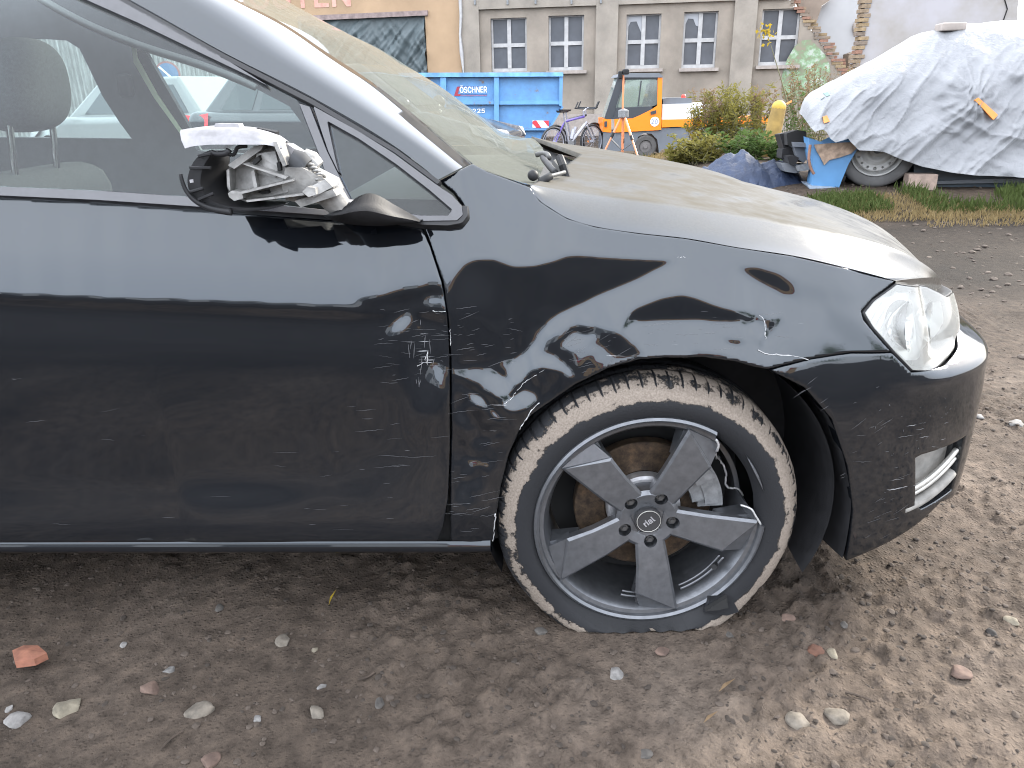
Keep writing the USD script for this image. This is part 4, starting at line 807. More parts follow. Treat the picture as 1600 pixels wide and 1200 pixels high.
obj('ground', (np.stack([X, Y, Zg], -1).reshape(-1, 3), grid_faces(len(gx), len(gy))), M['soil'], smooth=True, kind='structure')

# ------------------------------------------------------------------ frames for the things behind: a = along, b = away, z = up
class Frame:
    def __init__(f, px, Zc, turn=0., z0=None):
        w = CAM+ray(px[0], px[1])*Zc; f.o = np.array([w[0], w[1], float(ground_z(w[0], w[1])[0]) if z0 is None else z0]); f.turn = turn
        t = math.radians(turn); f.e = np.array([math.cos(t), math.sin(t), 0]); f.n = np.array([-math.sin(t), math.cos(t), 0])
    def un(f, pts, b=0.):
        """where the ray of each point of the photograph meets the upright plane at depth b: (a, b, z)"""
        pts = np.atleast_2d(pts).astype(float); d = ray(pts[:, 0], pts[:, 1]); b = np.broadcast_to(np.asarray(b, float), (len(pts),))
        t = (b-(CAM-f.o)@f.n)/(d@f.n); w = CAM+d*t[:, None]-f.o
        return np.stack([w@f.e, w@f.n, w[:, 2]], 1)
    def az(f, pts, b=0.): return f.un(pts, b)[:, [0, 2]]
    def world(f, p): p = np.asarray(p, float); return f.o+p[..., :1]*f.e+p[..., 1:2]*f.n+p[..., 2:]*np.array([0, 0, 1.])
    def thing(f, name, label, cat, group=None, kind=None): return thing(name, label, cat, f.o, f.turn, group, kind)
    def slab(f, name, px, b0, b1, m, parent, bt=None, smooth=False, **k): return obj(name, extrude_y(f.az(px, b0 if bt is None else bt), b0, b1), m, parent, smooth, **k)
def rectpx(x0, y0, x1, y1): return [(x0, y0), (x1, y0), (x1, y1), (x0, y1)]
def cyl_y(r, b0, b1, a, z, n=32):
    m = trimesh.creation.cylinder(radius=r, height=b1-b0, sections=n); m.apply_transform(trimesh.transformations.rotation_matrix(math.pi/2, [1, 0, 0])); return mv(m, a, (b0+b1)/2, z)
M['render'] = plain('grey_beige_render', (.215, .185, .152), .92, noise=.26, scale=1.1, bump=.006, bscale=60, detail=8)
M['render2'] = plain('grey_beige_pilaster', (.228, .202, .17), .92, noise=.24, scale=1.2, bump=.006, bscale=60, detail=8)
M['ochre'] = plain('ochre_render', (.31, .215, .132), .92, noise=.15, scale=.9, bump=.005, bscale=50, detail=8)
M['old_white'] = plain('old_white_paint', (.34, .335, .33), .6, noise=.15, scale=8)
M['pane'] = plain('dull_dark_pane', (.062, .066, .075), .35, noise=.2, scale=3)
M['stone_sill'] = plain('stone_sill', (.27, .235, .21), .85, noise=.2, scale=9)
M['brick'] = [plain('brick_%s' % n, c, .9, noise=.25, scale=14, bump=.006, bscale=50) for n, c in (('tan', (.20, .15, .10)), ('ochre', (.225, .165, .095)), ('red', (.21, .115, .08)), ('dull', (.165, .13, .10)))]
_a = CAM+ray(795, 60)*22.; _b = CAM+ray(1205, 60)*21.
BW = Frame((795, 60), 22., math.degrees(math.atan2(_b[1]-_a[1], _b[0]-_a[0])), z0=-.05)
bld = BW.thing('grey_building', 'long grey beige rendered building with five white cross windows behind the tow tractor', 'building')
aw = lambda x, b=0.: float(BW.az([(x, 60)], b)[0, 0])
zw = lambda x, y, b=0.: float(BW.az([(x, y)], b)[0, 1])
WIN = [(767, 823, 28, 112), (857, 912, 24, 110), (978, 1032, 22, 107), (1067, 1120, 18, 106), (1188, 1230, 14, 102)]
rag_px = [(1228, -30), (1234, 2), (1241, 13), (1249, 24), (1258, 34), (1266, 46), (1275, 58), (1284, 70), (1293, 82), (1301, 94), (1309, 106), (1318, 118), (1324, 140), (1330, 210)]
rag = BW.az(rag_px); aL = aw(722)
outer = Polygon(np.vstack([[[aL, -.4], [aL, 6.8], [rag[0, 0]-.35, 6.8]], rag, [[rag[-1, 0], -.4]]]))
zt = zw(900, 27); zb_ = zw(900, 109); wins = []
for x0, x1, y0, y1 in WIN:
    a0, a1 = aw(x0), aw(x1)
    if x0 > 1180: a1 = a0+1.0
    z0, z1 = zw((x0+x1)/2, y1), zw((x0+x1)/2, y0); wins.append((a0, a1, z0, z1)); outer = outer.difference(sbox(a0, z0, a1, z1))
obj('wall', extrude_y(outer, 0, .32), M['render'], bld)
obj('wall', bx(aL, rag[0, 0]-.6, .35, 7., -.4, 6.9), M['render'], bld)
zl = zw(840, 12); 
for x0, x1 in ((722, 750), (931, 965), (1144, 1179)):
    obj('pilaster', bx(aw(x0), aw(x1), -.09, -.002, -.3, 6.7), M['render2'], bld)
for (x0, x1) in ((750, 931), (965, 1144), (1179, 1226)):
    obj('lintel', bx(aw(x0)+.003, aw(x1)-.003, -.088, -.002, zl, 6.6), M['render2'], bld)
obj('plinth', bx(aL, rag[-1, 0]-.1, -.12, -.003, -.3, .42), M['stone_sill'], bld)
for i, (a0, a1, z0, z1) in enumerate(wins):
    f = .055; am, zm = (a0+a1)/2, z0+(z1-z0)*.5
    fr_ = cat([bx(a0, a1, .10, .16, z0, z0+.09), bx(a0, a1, .10, .16, z1-f*.6, z1), bx(a0, a0+f, .10, .16, z0+.09, z1-f*.6), bx(a1-f, a1, .10, .16, z0+.09, z1-f*.6), bx(am-.055, am+.055, .09, .158, z0+.09, z1-f*.6), bx(a0+f, am-.055, .092, .157, zm-.05, zm+.05), bx(am+.055, a1-f, .092, .157, zm-.05, zm+.05)])
    w = obj('window', fr_, M['old_white'], bld)
    for qa0, qa1 in ((a0+f, am-.055), (am+.055, a1-f)):
        for qz0, qz1 in ((z0+.09, zm-.05), (zm+.05, z1-f*.6)): obj('pane', bx(qa0, qa1, .13, .138, qz0, qz1), M['pane'], w)
    obj('sill', bx(a0-.06, a1+.10, -.10, .10, z0-.09, z0-.004), M['stone_sill'], w)
    if i in (2, 3):
        q = np.array([(a0+f, z1-.04), (am-.06, z1-.04), (am-.06, z1-.46+.1*i-.2), (am-.12, z1-.34), (am-.2, z1-.17), (a0+f+.06, z1-.22+.02*i), (a0+f, z1-.30)]); obj('broken_pane', extrude_y(q, .118, .124), M['pale_pane'] if 'pale_pane' in M else M.setdefault('pale_pane', plain('pale_pane', (.30, .31, .33), .3)), w)
rb = random.Random(5); zz = rag[-1, 1]+.1
rs = np.argsort(rag[:, 1])
while zz < rag[0, 1]:
    a = float(np.interp(zz, rag[rs, 1], rag[rs, 0]))
    for k in range(rb.choice((1, 2, 2))):
        L = rb.choice((.12, .24, .24)); obj('brick', bx(a-.06+rb.uniform(-.05, .06), a-.06+L+rb.uniform(0, .04), -.015+rb.uniform(-.03, .02)+k*.13, .10+k*.13, zz, zz+.068), rb.choice(M['brick']), bld); a += rb.uniform(.05, .16)
    zz += .082
for x, y in ((745, 4), (795, 4), (838, 3), (893, 3), (938, 2)): obj('wall_anchor', bx(aw(x)-.025, aw(x)+.025, -.13, -.09, zw(x, y)-.06, zw(x, y)+.06), M['iron'], bld)
# graffiti on its broken end
GRAF = mat('green_graffiti', {'g': ('geometry', {}), 'n': ('noise_texture', {'scale': 4.5, 'detail': 5., 'roughness': .65}), 'r': ('rgb_ramp', {'ramp': [(.38, (.20, .18, .13)), (.47, (.16, .20, .12)), (.55, (.19, .29, .17)), (.63, (.33, .36, .31))]}), 'p': ('principled_bsdf', {'roughness': .8})}, [('g.position', 'n.vector'), ('n.fac', 'r.fac'), ('r.color', 'p.base_color')])
gp = [(1222, 118), (1230, 92), (1242, 72), (1254, 63), (1266, 62), (1277, 72), (1288, 84), (1296, 100), (1298, 118), (1280, 150), (1240, 160), (1222, 150)]
BW.slab('graffiti', gp, -.012, -.004, GRAF, bld)
# ochre building
och = BW.thing('ochre_building', 'ochre rendered building with a gateway closed off by a dark tarpaulin', 'building')
oL, oR = aw(330), aw(721)
g0, g1 = aw(470), aw(667); gz = zw(570, 22)
obj('wall', extrude_y(Polygon([(oL, -.4), (oL, 7.2), (oR, 7.2), (oR, -.4), (g1, -.4), (g1, gz), (g0, gz), (g0, -.4)]), -.10, .30), M['ochre'], och)
obj('wall', bx(oL, oR, .35, 7., -.4, 7.1), M['ochre'], och)
obj('joint_strip', tube(np.array([[oR+.02+.03*math.sin(k*1.9), -.13, z] for k, z in enumerate(np.linspace(-.3, 7, 16))]), np.array([.045+.02*math.sin(k*2.7) for k in range(16)]), 6), M['old_white'], och, smooth=True)
q = BW.az([(466, 25), (668, 16), (668, 24), (466, 33)], -.16); obj('gate_beam', extrude_y(q, -.17, -.06), plain('weathered_beam', (.20, .155, .145), .85, noise=.35, scale=6), och)
q = BW.az([(466, 30), (471, 30), (471, 150), (466, 150)], -.16); obj('gate_post', extrude_y(q, -.16, -.06), M['iron'], och)
na, nz = 110, 70; A_, Z_ = np.meshgrid(np.linspace(g0+.06, g1-.02, na), np.linspace(-.1, gz-.02, nz), indexing='ij')
u = A_-g0; v = gz-Z_
p3 = np.stack([u*.9+v*.75, v*.35-u*.2, 0*u], -1); wr = np.abs(meshkit.fbm(p3*np.array([3.2, 1.4, 1]), 3, 3)-.5)*2
wr2 = np.abs(meshkit.fbm(np.stack([u*1.2-v*.8, v*.5+u*.2, 0*u+5], -1)*np.array([3.5, 1.3, 1]), 3, 8)-.5)*2
B_ = -.03-.30*wr*np.clip(v*2, .1, 1)-.22*wr2*np.clip(v*1.5, 0, 1)+.10
obj('gate_tarpaulin', (np.stack([A_, B_-.08, Z_], -1).reshape(-1, 3), grid_faces(na, nz)), plain('dark_tarpaulin', (.072, .092, .098), .55, noise=.15, scale=3), och, smooth=True)
tx = meshkit.text_mesh('ROUTEN', .62, .006, True); tv = np.array(tx.vertices); w_ = tv[:, 0].max(); ta0, ta1 = aw(366, -.1), aw(553, -.1)
obj('lettering', trimesh.Trimesh(np.stack([ta0+tv[:, 0]/w_*(ta1-ta0), -.104-tv[:, 2], zw(460, 12, -.1)+tv[:, 1]], 1), np.array(tx.faces)[:, ::-1], process=False), plain('faded_pink_paint', (.46, .25, .20), .9, noise=.2, scale=6), och, kind=None)
# ruin to the right
inn = BW.thing('ruined_inner_wall', 'white plastered inner wall standing open behind the broken brick edge', 'wall')
BW.slab('white_plaster', [(1268, 55), (1276, 36), (1284, 10), (1300, -2), (1352, -30), (1352, 160), (1325, 160), (1300, 110), (1280, 80)], 1.4, 1.7, plain('white_plaster', (.34, .34, .345), .85, noise=.06, scale=2), inn)
BW.slab('brown_soffit', [(1226, -40), (1300, -40), (1300, -2), (1284, 9), (1274, 40), (1262, 40)], 1.1, 1.35, plain('brown_plaster', (.22, .175, .14), .9, noise=.2, scale=3), inn)
tq = BW.un([(1340+5.5*math.cos(t), 44+9*math.sin(t)) for t in np.radians(np.arange(20, 330, 18))], 1.37); obj('wall_hook', tube(tq, .05, 6), M['stone_sill'], inn, smooth=True)
BW.slab('doorway_side', [(1327, 84), (1337, 80), (1340, 112), (1326, 118)], .6, 1.3, M['brick'][3], inn)
RW = Frame((1345, 60), 15.5, -4., z0=0.)
LIL = mat('sprayed_grey_render', {'g': ('geometry', {}), 'n': ('noise_texture', {'scale': .8, 'detail': 6., 'roughness': .6}), 'n2': ('noise_texture', {'scale': .7, 'detail': 4.}), 'mp': ('mapping', {'location': (3., 8., 1.)}),
    'r': ('rgb_ramp', {'ramp': [(.34, (.20, .178, .15)), (.5, (.265, .25, .238)), (.66, (.31, .30, .312))]}), 'gr': ('rgb_ramp', {'ramp': [(.56, (0, 0, 0)), (.66, (1, 1, 1))]}), 'mx': ('mix_color', {'b': (.22, .31, .245)}), 'mm': ('math', {'math_type': 'multiply', 'value2': .8}), 'p': ('principled_bsdf', {'roughness': .9})},
    [('g.position', 'n.vector'), ('g.position', 'mp.vector'), ('mp.vector', 'n2.vector'), ('n.fac', 'r.fac'), ('n2.fac', 'gr.fac'), ('gr.color', 'mm.value1'), ('mm.value', 'mx.fac'), ('r.color', 'mx.a'), ('mx.result', 'p.base_color')])
rw = RW.thing('sprayed_wall', 'tall pale grey wall with smeared lilac and green spray paint behind the covered car', 'wall')
RW.slab('wall', [(1347, -120), (1352, -20), (1351, 20), (1347, 45), (1345, 65), (1340, 85), (1336, 110), (1332, 150), (1330, 230), (1585, 230), (1588, 60), (1592, -20), (1600, -120)], 0, .4, LIL, rw)
rd = RW.az([(1347, -20), (1352, 0), (1350, 20), (1347, 45), (1345, 65), (1340, 85), (1336, 112)]); zz = rd[-1, 1]; o_ = np.argsort(rd[:, 1])
while zz < rd[0, 1]:
    a = float(np.interp(zz, rd[o_, 1], rd[o_, 0])); obj('brick', bx(a-.08+rb.uniform(-.03, .03), a+.06+rb.uniform(0, .08), -.012+rb.uniform(-.02, .004), .22, zz, zz+.068), rb.choice(M['brick']), rw); zz += .084
obj('crack', tube(RW.un([(1578, -30), (1570, 0), (1574, 14), (1567, 34)], -.006), .012, 5), M['dark'], rw)
# ---- blue skip
SK = Frame((780, 200), 16.0, 0.)
sk = SK.thing('blue_skip', 'blue steel skip with vertical ribs and white lettering in front of the building', 'skip')
M['blue'] = mat('blue_skip_paint', {'g': ('texture_coordinate', {}), 'n': ('noise_texture', {'scale': 2.6, 'detail': 8., 'roughness': .7}), 'r': ('rgb_ramp', {'ramp': [(.34, (.17, .13, .10)), (.40, (.095, .22, .41)), (.6, (.11, .28, .53)), (.75, (.14, .33, .58))]}), 'p': ('principled_bsdf', {'roughness': .45})}, [('g.object', 'n.vector'), ('n.fac', 'r.fac'), ('r.color', 'p.base_color')])
body = [(560, 122), (879, 117), (878, 166), (838, 233), (832, 243), (560, 243)]
SK.slab('skip_body', body, .10, 1.9, M['blue'], sk, bt=0)
SK.slab('rim', [(556, 114), (880, 113), (880, 119.5), (556, 121)], -.02, .16, plain('worn_blue_rim', (.13, .30, .50), .6, noise=.45, scale=3.5), sk)
for x0, x1 in ((688, 697), (772, 779.5)): SK.slab('rib', [(x0, 121), (x1, 121), (x1, 242), (x0, 242)], .0, .11, M['blue'], sk)
SK.slab('rib', [(874, 119), (879.5, 119), (878.5, 167), (873.5, 165)], .01, .11, M['blue'], sk)
for x0, x1 in ((560, 688), (697.3, 771.8), (779.8, 876)): SK.slab('rail', [(x0, 158), (x1, 157.5), (x1, 163), (x0, 163.5)], .02, .105, M['blue'], sk)
SK.slab('rail', [(560, 201), (688, 201), (688, 204), (560, 204)], .03, .11, M['blue'], sk); SK.slab('rail', [(779.8, 201), (856, 200.5), (854, 203.5), (779.8, 204)], .0, .105, M['blue'], sk)
SK.slab('slope_edge', [(878, 166), (880.5, 167), (840, 234), (837.5, 233)], .02, .12, M['blue'], sk)
M['red'] = plain('red_sign_paint', (.55, .035, .045), .5); M['wpaint'] = plain('white_sign_paint', (.75, .76, .78), .5); M['dred'] = plain('dark_red_paint', (.30, .03, .05), .5); M['navy'] = plain('navy_line', (.05, .07, .22), .5)
def text_on(f, text, px0, px1, ybase, hpx, b, m, parent, name='lettering', bold=True, slant=0.):
    a0, a1 = f.az([px0, px1], b); z0 = a0[1]; h = float(f.az([(px0[0], px0[1]-hpx)], b)[0, 1]-z0)
    t = meshkit.text_mesh(text, h, .004, bold); v = np.array(t.vertices); w = v[:, 0].max()-v[:, 0].min(); v[:, 0] = (v[:, 0]-v[:, 0].min())/w*(a1[0]-a0[0])+slant*v[:, 1]
    return obj(name, trimesh.Trimesh(np.stack([a0[0]+v[:, 0], b-v[:, 2], z0+v[:, 1]], 1), np.array(t.faces)[:, ::-1], process=False), m, parent)
text_on(SK, 'ÖSCHNER', (718.5, 145), (761, 145), 0, 9, .094, M['wpaint'], sk)
SK.slab('logo_letter', [(714, 135.5), (718.5, 135.5), (715, 147), (719.5, 147), (718.7, 150), (709.5, 150)], .09, .098, M['dred'], sk)
for y, m in ((135, M['navy']), (146.6, M['navy']), (149.2, M['dred'])): SK.slab('logo_line', [(719.5 if y > 140 else 716, y), (761, y), (761, y+.8), (719.5 if y > 140 else 716, y+.8)], .092, .098, m, sk)
text_on(SK, '25 225', (722, 177), (758, 177), 0, 6.5, .094, M['wpaint'], sk)
pl = SK.slab('warning_plate', [(832, 188.5), (857.5, 188.5), (857.5, 199.5), (832, 199.5)], .07, .096, M['wpaint'], sk)
for st in ([(832, 190), (834.5, 188.5), (838, 188.5), (846, 199.5), (838, 199.5), (832, 193)], [(849, 188.5), (857.5, 188.5), (857.5, 197), (856, 197)]): SK.slab('red_stripe', st, .064, .0695, M['red'], pl)
# ---- bicycles
def bicycle(px, Zc, turn, label, frame_c, white_rims, z0=None):
    f = Frame(px, Zc, turn); t = f.thing('bicycle', label, 'bicycle', group=None); fm = plain('bike_frame_%d' % abs(int(px[0])), frame_c, .3); sil = plain('bike_silver_%d' % abs(int(px[0])), (.33, .33, .36), .35, metal=.4)
    R = .325; W0, W1 = np.array([0, 0, R]), np.array([1.06, 0, R])
    for i, w in enumerate((W0, W1)):
        ty_ = trimesh.creation.torus(R-.018, .021, 48, 8); ty_.apply_transform(trimesh.transformations.rotation_matrix(math.pi/2, [1, 0, 0])); ww = obj('wheel', mv(ty_, *w), M['rubber'], t, smooth=True)
        ri = trimesh.creation.torus(R-.048, .011, 48, 6); ri.apply_transform(trimesh.transformations.rotation_matrix(math.pi/2, [1, 0, 0])); obj('rim', mv(ri, *w), sil, ww, smooth=True)
        for k in range(14): a = k*math.pi/7; obj('spoke', tube([w+[.02*math.cos(a+1), .02*(-1)**k, .02*math.sin(a+1)], w+[(R-.05)*math.cos(a), 0, (R-.05)*math.sin(a)]], .0022, 4), sil, ww)
        obj('hub', cyl_y(.022, -.05, .05, w[0], w[2], 12), sil, ww)
        if i: obj('reflector', hull(np.array([w+[-.14, -.012, .0], w+[-.10, -.012, .0], w+[-.12, -.012, .03], w+[-.12, .012, .01], w+[-.11, -.012, -.02]])), plain('orange_reflector', (.75, .22, .04), .3), ww)
    bb = np.array([.43, 0, .30]); st_ = np.array([.30, 0, .78]); hd0, hd1 = np.array([.86, 0, .66]), np.array([.83, 0, .80])
    obj('top_tube', tube([st_-[-.02, 0, .05], hd1], .023, 10), fm, t, smooth=30); obj('down_tube', tube([bb, hd0], .028, 10), sil, t, smooth=30); obj('seat_tube', tube([bb, st_], .019, 10), sil, t, smooth=30)
    for s_ in (-.05, .05): obj('chain_stay', tube([bb+[0, s_*.4, 0], W0+[0, s_, 0]], .011, 6), fm, t); obj('seat_stay', tube([st_-[0, 0, .06], W0+[0, s_, 0]], .009, 6), fm, t); obj('fork', tube([hd0+[0, s_, -.02], W1+[0, s_, 0]], [.018, .013], 8), sil, t)
    obj('seat_post', tube([st_, st_+[-.03, 0, .12]], .014, 8), sil, t); obj('saddle', hull(np.array([[.14, -.07, .93], [.14, .07, .93], [.16, -.06, .89], [.16, .06, .89], [.40, -.02, .92], [.40, .02, .92], [.40, 0, .89]])), M['rubber'], t)
    obj('stem', tube([hd1, hd1+[-.02, 0, .10], hd1+[.06, 0, .14]], .017, 8), sil, t, smooth=30); obj('handlebar', tube(spl([hd1+[.03, -.29, .15], hd1+[.06, -.1, .14], hd1+[.06, .1, .14], hd1+[.03, .29, .15]], 10), .013, 8), M['rubber'], t, smooth=True)
    for s_ in (-.27, .27): obj('bar_end', tube([hd1+[.03, s_, .15], hd1+[.10, s_, .26]], .014, 8), M['rubber'], t)
    obj('crank', cat([cyl_y(.085, -.052, -.044, bb[0], bb[2], 28), tube([bb+[0, -.06, 0], bb+[.10, -.06, -.13]], .011, 6)]), M['iron'], t); obj('pedal', bx(bb[0]+.06, bb[0]+.15, -.14, -.06, bb[2]-.15, bb[2]-.125), M['rubber'], t)
    obj('bottle', tube([bb+[.06, 0, .10], bb+[.12, 0, .28]], .036, 12), sil, t, smooth=30)
    return f, t
bf, bk = bicycle((864, 232), 14.6, 42., 'purple and silver bicycle leaning between the blue skip and the tow tractor', (.09, .06, .26), True)
bicycle((868, 233), 15.4, 40., 'darker bicycle half hidden behind the purple bicycle', (.03, .03, .035), False)
# ---- tripod
TP = Frame((974, 246), 11.0, 0., z0=0.)
tr = TP.thing('tripod', 'orange surveying tripod with a black instrument on its raised column', 'tripod')
M['torange'] = plain('tripod_orange', (.60, .22, .10), .45); hubz = TP.un([(974, 176)], 0)[0]
for px, b in (((942, 242), -.1), ((999, 252), -.45), ((973, 245), .5)):
    ft = TP.un([px], b)[0]; ft[2] = max(ft[2], .0) if ft[2] > .12 else 0.; mid = hubz+(ft-hubz)*.52; d_ = (mid-hubz)/np.linalg.norm(mid-hubz)
    lg = obj('leg', tube([hubz+d_*.06, mid], .017, 8), M['torange'], tr, smooth=30); obj('leg_tip', tube([mid, ft], .013, 8), M['torange'], lg, smooth=30); obj('leg_clamp', tube([mid-d_*.03, mid+d_*.04], .022, 8), M['plastic'], lg); obj('brace', tube([hubz*[1, 1, .32], mid*.8+ft*.2], .008, 6), M['iron'], lg)
obj('crown', hull(np.array([hubz+[.075*math.cos(t), .075*math.sin(t), z] for t in np.arange(0, 6.28, .7) for z in (-.06, .03)]+[hubz+[0, 0, .06]])), M['iron'], tr)
ct_ = TP.un([(974, 117)], 0)[0]; obj('column', tube([hubz*[1, 1, .3], ct_], .014, 10), M['torange'], tr, smooth=30)
obj('instrument', cat([rbox(ct_[0]-.07, ct_[0]-.015, -.04, .05, ct_[2]-.05, ct_[2]+.05, .012), rbox(ct_[0]-.012, ct_[0]+.075, -.05, .05, ct_[2]+.002, ct_[2]+.075, .015)]), M['plastic'], tr, smooth=True, kind=None)
# ---- tow tractor
TT = Frame((1000, 243), 15.3, 0.)
tt = TT.thing('tow_tractor', 'orange electric tow tractor with glazed cab and a round speed sign', 'tow tractor')
M['orange'] = plain('tractor_orange', (.80, .20, .012), .35); M['tgrey'] = plain('tractor_grey', (.115, .125, .14), .5, noise=.12, scale=4); M['lgrey'] = plain('tractor_light_grey', (.52, .53, .53), .5, noise=.08, scale=4); M['tblack'] = plain('cab_black', (.03, .034, .04), .4); M['cabglass'] = glass_mat('cab_glass', (.62, .78, .70), .08)
TT.slab('chassis', [(943, 205), (1030, 203), (1034, 200), (1200, 196), (1200, 234), (1034, 233), (1030, 240), (1027, 218), (1018, 209), (1006, 208), (997, 214), (993, 236), (942, 236)], .02, 1.15, M['tgrey'], tt)
door = Polygon(TT.az([(976, 119), (1028, 120), (1034, 120), (1034, 203), (961, 207), (960, 186), (980, 186), (990, 184), (1014, 171), (1026, 166), (1028, 160), (1028, 121)], -.01)).buffer(0)
TT.slab('cab_side', [(1028, 120), (1035, 120), (1033, 203), (961, 207), (960, 186), (988, 185), (1000, 180), (1020, 170), (1027, 165)], -.012, .04, M['orange'], tt)
TT.slab('front_panel', [(942, 186), (955, 186.5), (955, 207), (942, 206)], .01, 1.15, M['orange'], tt)
TT.slab('headlamp', [(944.5, 189.5), (948.5, 189.5), (948.5, 198), (944.5, 198)], -.02, .008, M['tblack'], tt)
TT.slab('cab_pillar', [(966, 120), (975, 121), (962, 186), (947, 186), (945, 184)], .02, .12, M['tblack'], tt); TT.slab('cab_pillar', [(966, 120), (970, 120), (950, 186), (945, 184)], 1.05, 1.14, M['tblack'], tt)
TT.slab('windscreen', [(967, 121), (969, 121), (948, 186), (946, 185)], .125, 1.04, M['cabglass'], tt)
TT.slab('door_frame', [(958, 186), (963, 172), (975, 124), (978, 124), (964, 168), (1004, 167), (1018, 166), (1020, 170), (1000, 180), (988, 185)], .0, .035, M['tblack'], tt)
TT.slab('door_frame', [(974, 120), (1029, 119), (1029, 125), (1025, 125), (1025, 124), (975, 125)], .0, .035, M['tblack'], tt)
TT.slab('door_window', [(976, 125), (1027, 124), (1027, 163), (1015, 168), (962, 168)], .008, .014, M['cabglass'], tt); TT.slab('window_bar', [(1001, 126), (1003, 126), (998, 166), (996, 166)], -.002, .02, M['tblack'], tt)
TT.slab('roof', [(964, 121), (968, 116), (976, 114), (1030, 114), (1036, 119), (1035, 121)], -.03, 1.2, M['tgrey'], tt)
TT.slab('cab_back', [(1027, 121), (1034, 121), (1033, 200), (1028, 200)], .05, 1.14, M['tblack'], tt)
TT.slab('driver_seat', [(1012, 150), (1016, 131), (1022, 129), (1024, 168), (1008, 176), (990, 178), (990, 170), (1008, 164)], .35, .85, M['seat'], tt)
hn = TT.slab('door_handle', [(1016.5, 174.5), (1025, 172), (1025.5, 177), (1017, 179.5)], -.03, -.014, M['tblack'], tt)
c = TT.un([(1023, 190)], -.014)[0]; sg = obj('speed_sign', cyl_y(.088, -.019, -.013, c[0], c[2], 40), M['wpaint'], tt); text_on(TT, '20', (1017.6, 193.6), (1027.6, 193.6), 0, 7.4, -.0195, plain('sign_blue_grey', (.10, .13, .22), .5), sg, bold=False)
TT.slab('battery_box', [(1035, 163), (1105, 161), (1105, 186), (1034, 187)], .05, 1.1, M['lgrey'], tt); bt_ = TT.slab('battery_cover', [(1036, 155), (1042, 153), (1078, 153), (1081, 156), (1081, 162), (1036, 164)], .15, 1.0, M['tgrey'], tt)
c = TT.un([(1068, 152)], .3)[0]; obj('beacon', mv(trimesh.creation.capsule(.03, .045), *c), plain('beacon_red', (.65, .06, .045), .3), bt_, smooth=True)
TT.slab('load_bed', [(1034, 187), (1200, 183), (1200, 193), (1034, 199)], -.005, 1.16, M['orange'], tt)
for x, y in ((1009, 226), (1180, 224)):
    c = TT.un([(x, y)], -.02)[0]; w = obj('wheel', mv(spin(revolve_y([(.0, .03), (.09, .03), (.12, .02), (.125, 0), (.19, -.005), (.215, .015), (.22, .05), (.22, .14), (.0, .16)], 40), 0), c[0], 0, .21), plain('worn_tyre_%d' % x, (.07, .066, .063), .85, noise=.2, scale=9), tt, smooth=35); obj('wheel_disc', mv(revolve_y([(0, .0), (.04, .0), (.05, .018), (.115, .026), (.12, .01)], 30), c[0], 0, .21), plain('wheel_disc_grey_%d' % x, (.13, .12, .115), .7), w, smooth=35)
text_on(TT, 'Simai'[:0]+'SE', (963.5, 199), (966.8, 199), 0, 1.2, -.013, M['dred'], tt) if 0 else None

# ---- the blue car under its silver cover
CC = Frame((1368, 306), 6.6, -9.)
cc = CC.thing('covered_car', 'broken blue car under a silver grey cover with its bare steel front wheel showing', 'car')
M['cover'] = mat('silver_cover', {'g': ('texture_coordinate', {}), 'n': ('noise_texture', {'scale': 2.2, 'detail': 6., 'roughness': .6}), 'r': ('rgb_ramp', {'ramp': [(.3, (.148, .153, .162)), (.55, (.19, .195, .204)), (.7, (.215, .22, .23))]}), 'n2': ('noise_texture', {'scale': 26., 'detail': 5., 'roughness': .6, 'distortion': .6}), 'b': ('bump', {'strength': .7, 'distance': .012}), 'p': ('principled_bsdf', {'roughness': .42, 'sheen_weight': .1})},
    [('g.object', 'n.vector'), ('n.fac', 'r.fac'), ('r.color', 'p.base_color'), ('g.object', 'n2.vector'), ('n2.fac', 'b.height'), ('b.normal', 'p.normal')])
topc = CC.un([(1230, 178), (1236, 160), (1262, 141), (1300, 122), (1340, 104), (1380, 86), (1420, 66), (1452, 52), (1490, 44), (1530, 37), (1600, 30), (1720, 26)], .62)
hemc = CC.un([(1226, 184), (1232, 192), (1246, 206), (1256, 202), (1266, 204), (1276, 216), (1290, 222), (1304, 219), (1320, 216), (1340, 234), (1366, 235), (1380, 237), (1400, 246), (1440, 260), (1480, 268), (1530, 274), (1600, 276), (1720, 276)], -.04)
a_ = np.linspace(topc[0, 0]+.0, 2.6, 230); zt_ = PchipInterpolator(topc[:, 0], topc[:, 2])(np.clip(a_, topc[0, 0], topc[-1, 0])); zh = np.interp(a_, hemc[:, 0], hemc[:, 2])
b_ = np.concatenate([np.linspace(-.05, .1, 50), np.linspace(.1, .8, 70)[1:]]); b_ = np.concatenate([b_, (1.6-b_)[::-1][1:]])
A_, BB = np.meshgrid(a_, b_, indexing='ij'); A0_ = A_; A_ = A_+.17*np.clip(BB, 0, 2)*(1-smooth(A_, a_[0], a_[0]+1.2))+.10*((BB-.8)/.8)**4*(1-smooth(A_, a_[0], a_[0]+.5)); w_ = np.clip((BB+.05)/.85, 0, None); w_ = np.where(w_ > 1, 2-w_, w_); w_ = np.clip(w_, 0, 1)
cab = smooth(A_, -.25, .6)
prof_ = lerp(1-(1-w_)**7, 1-(1-w_)**3.0, cab)
Zc_ = zh[:, None]+(np.maximum(zt_-zh, .01))[:, None]*prof_
Bs = BB.copy(); nose = np.clip(1-(A_-a_[0])/.10, 0, 1); Bs = lerp(Bs, .75+(Bs-.75)*.82, nose**2)
uu = A_*1.; vv = Zc_
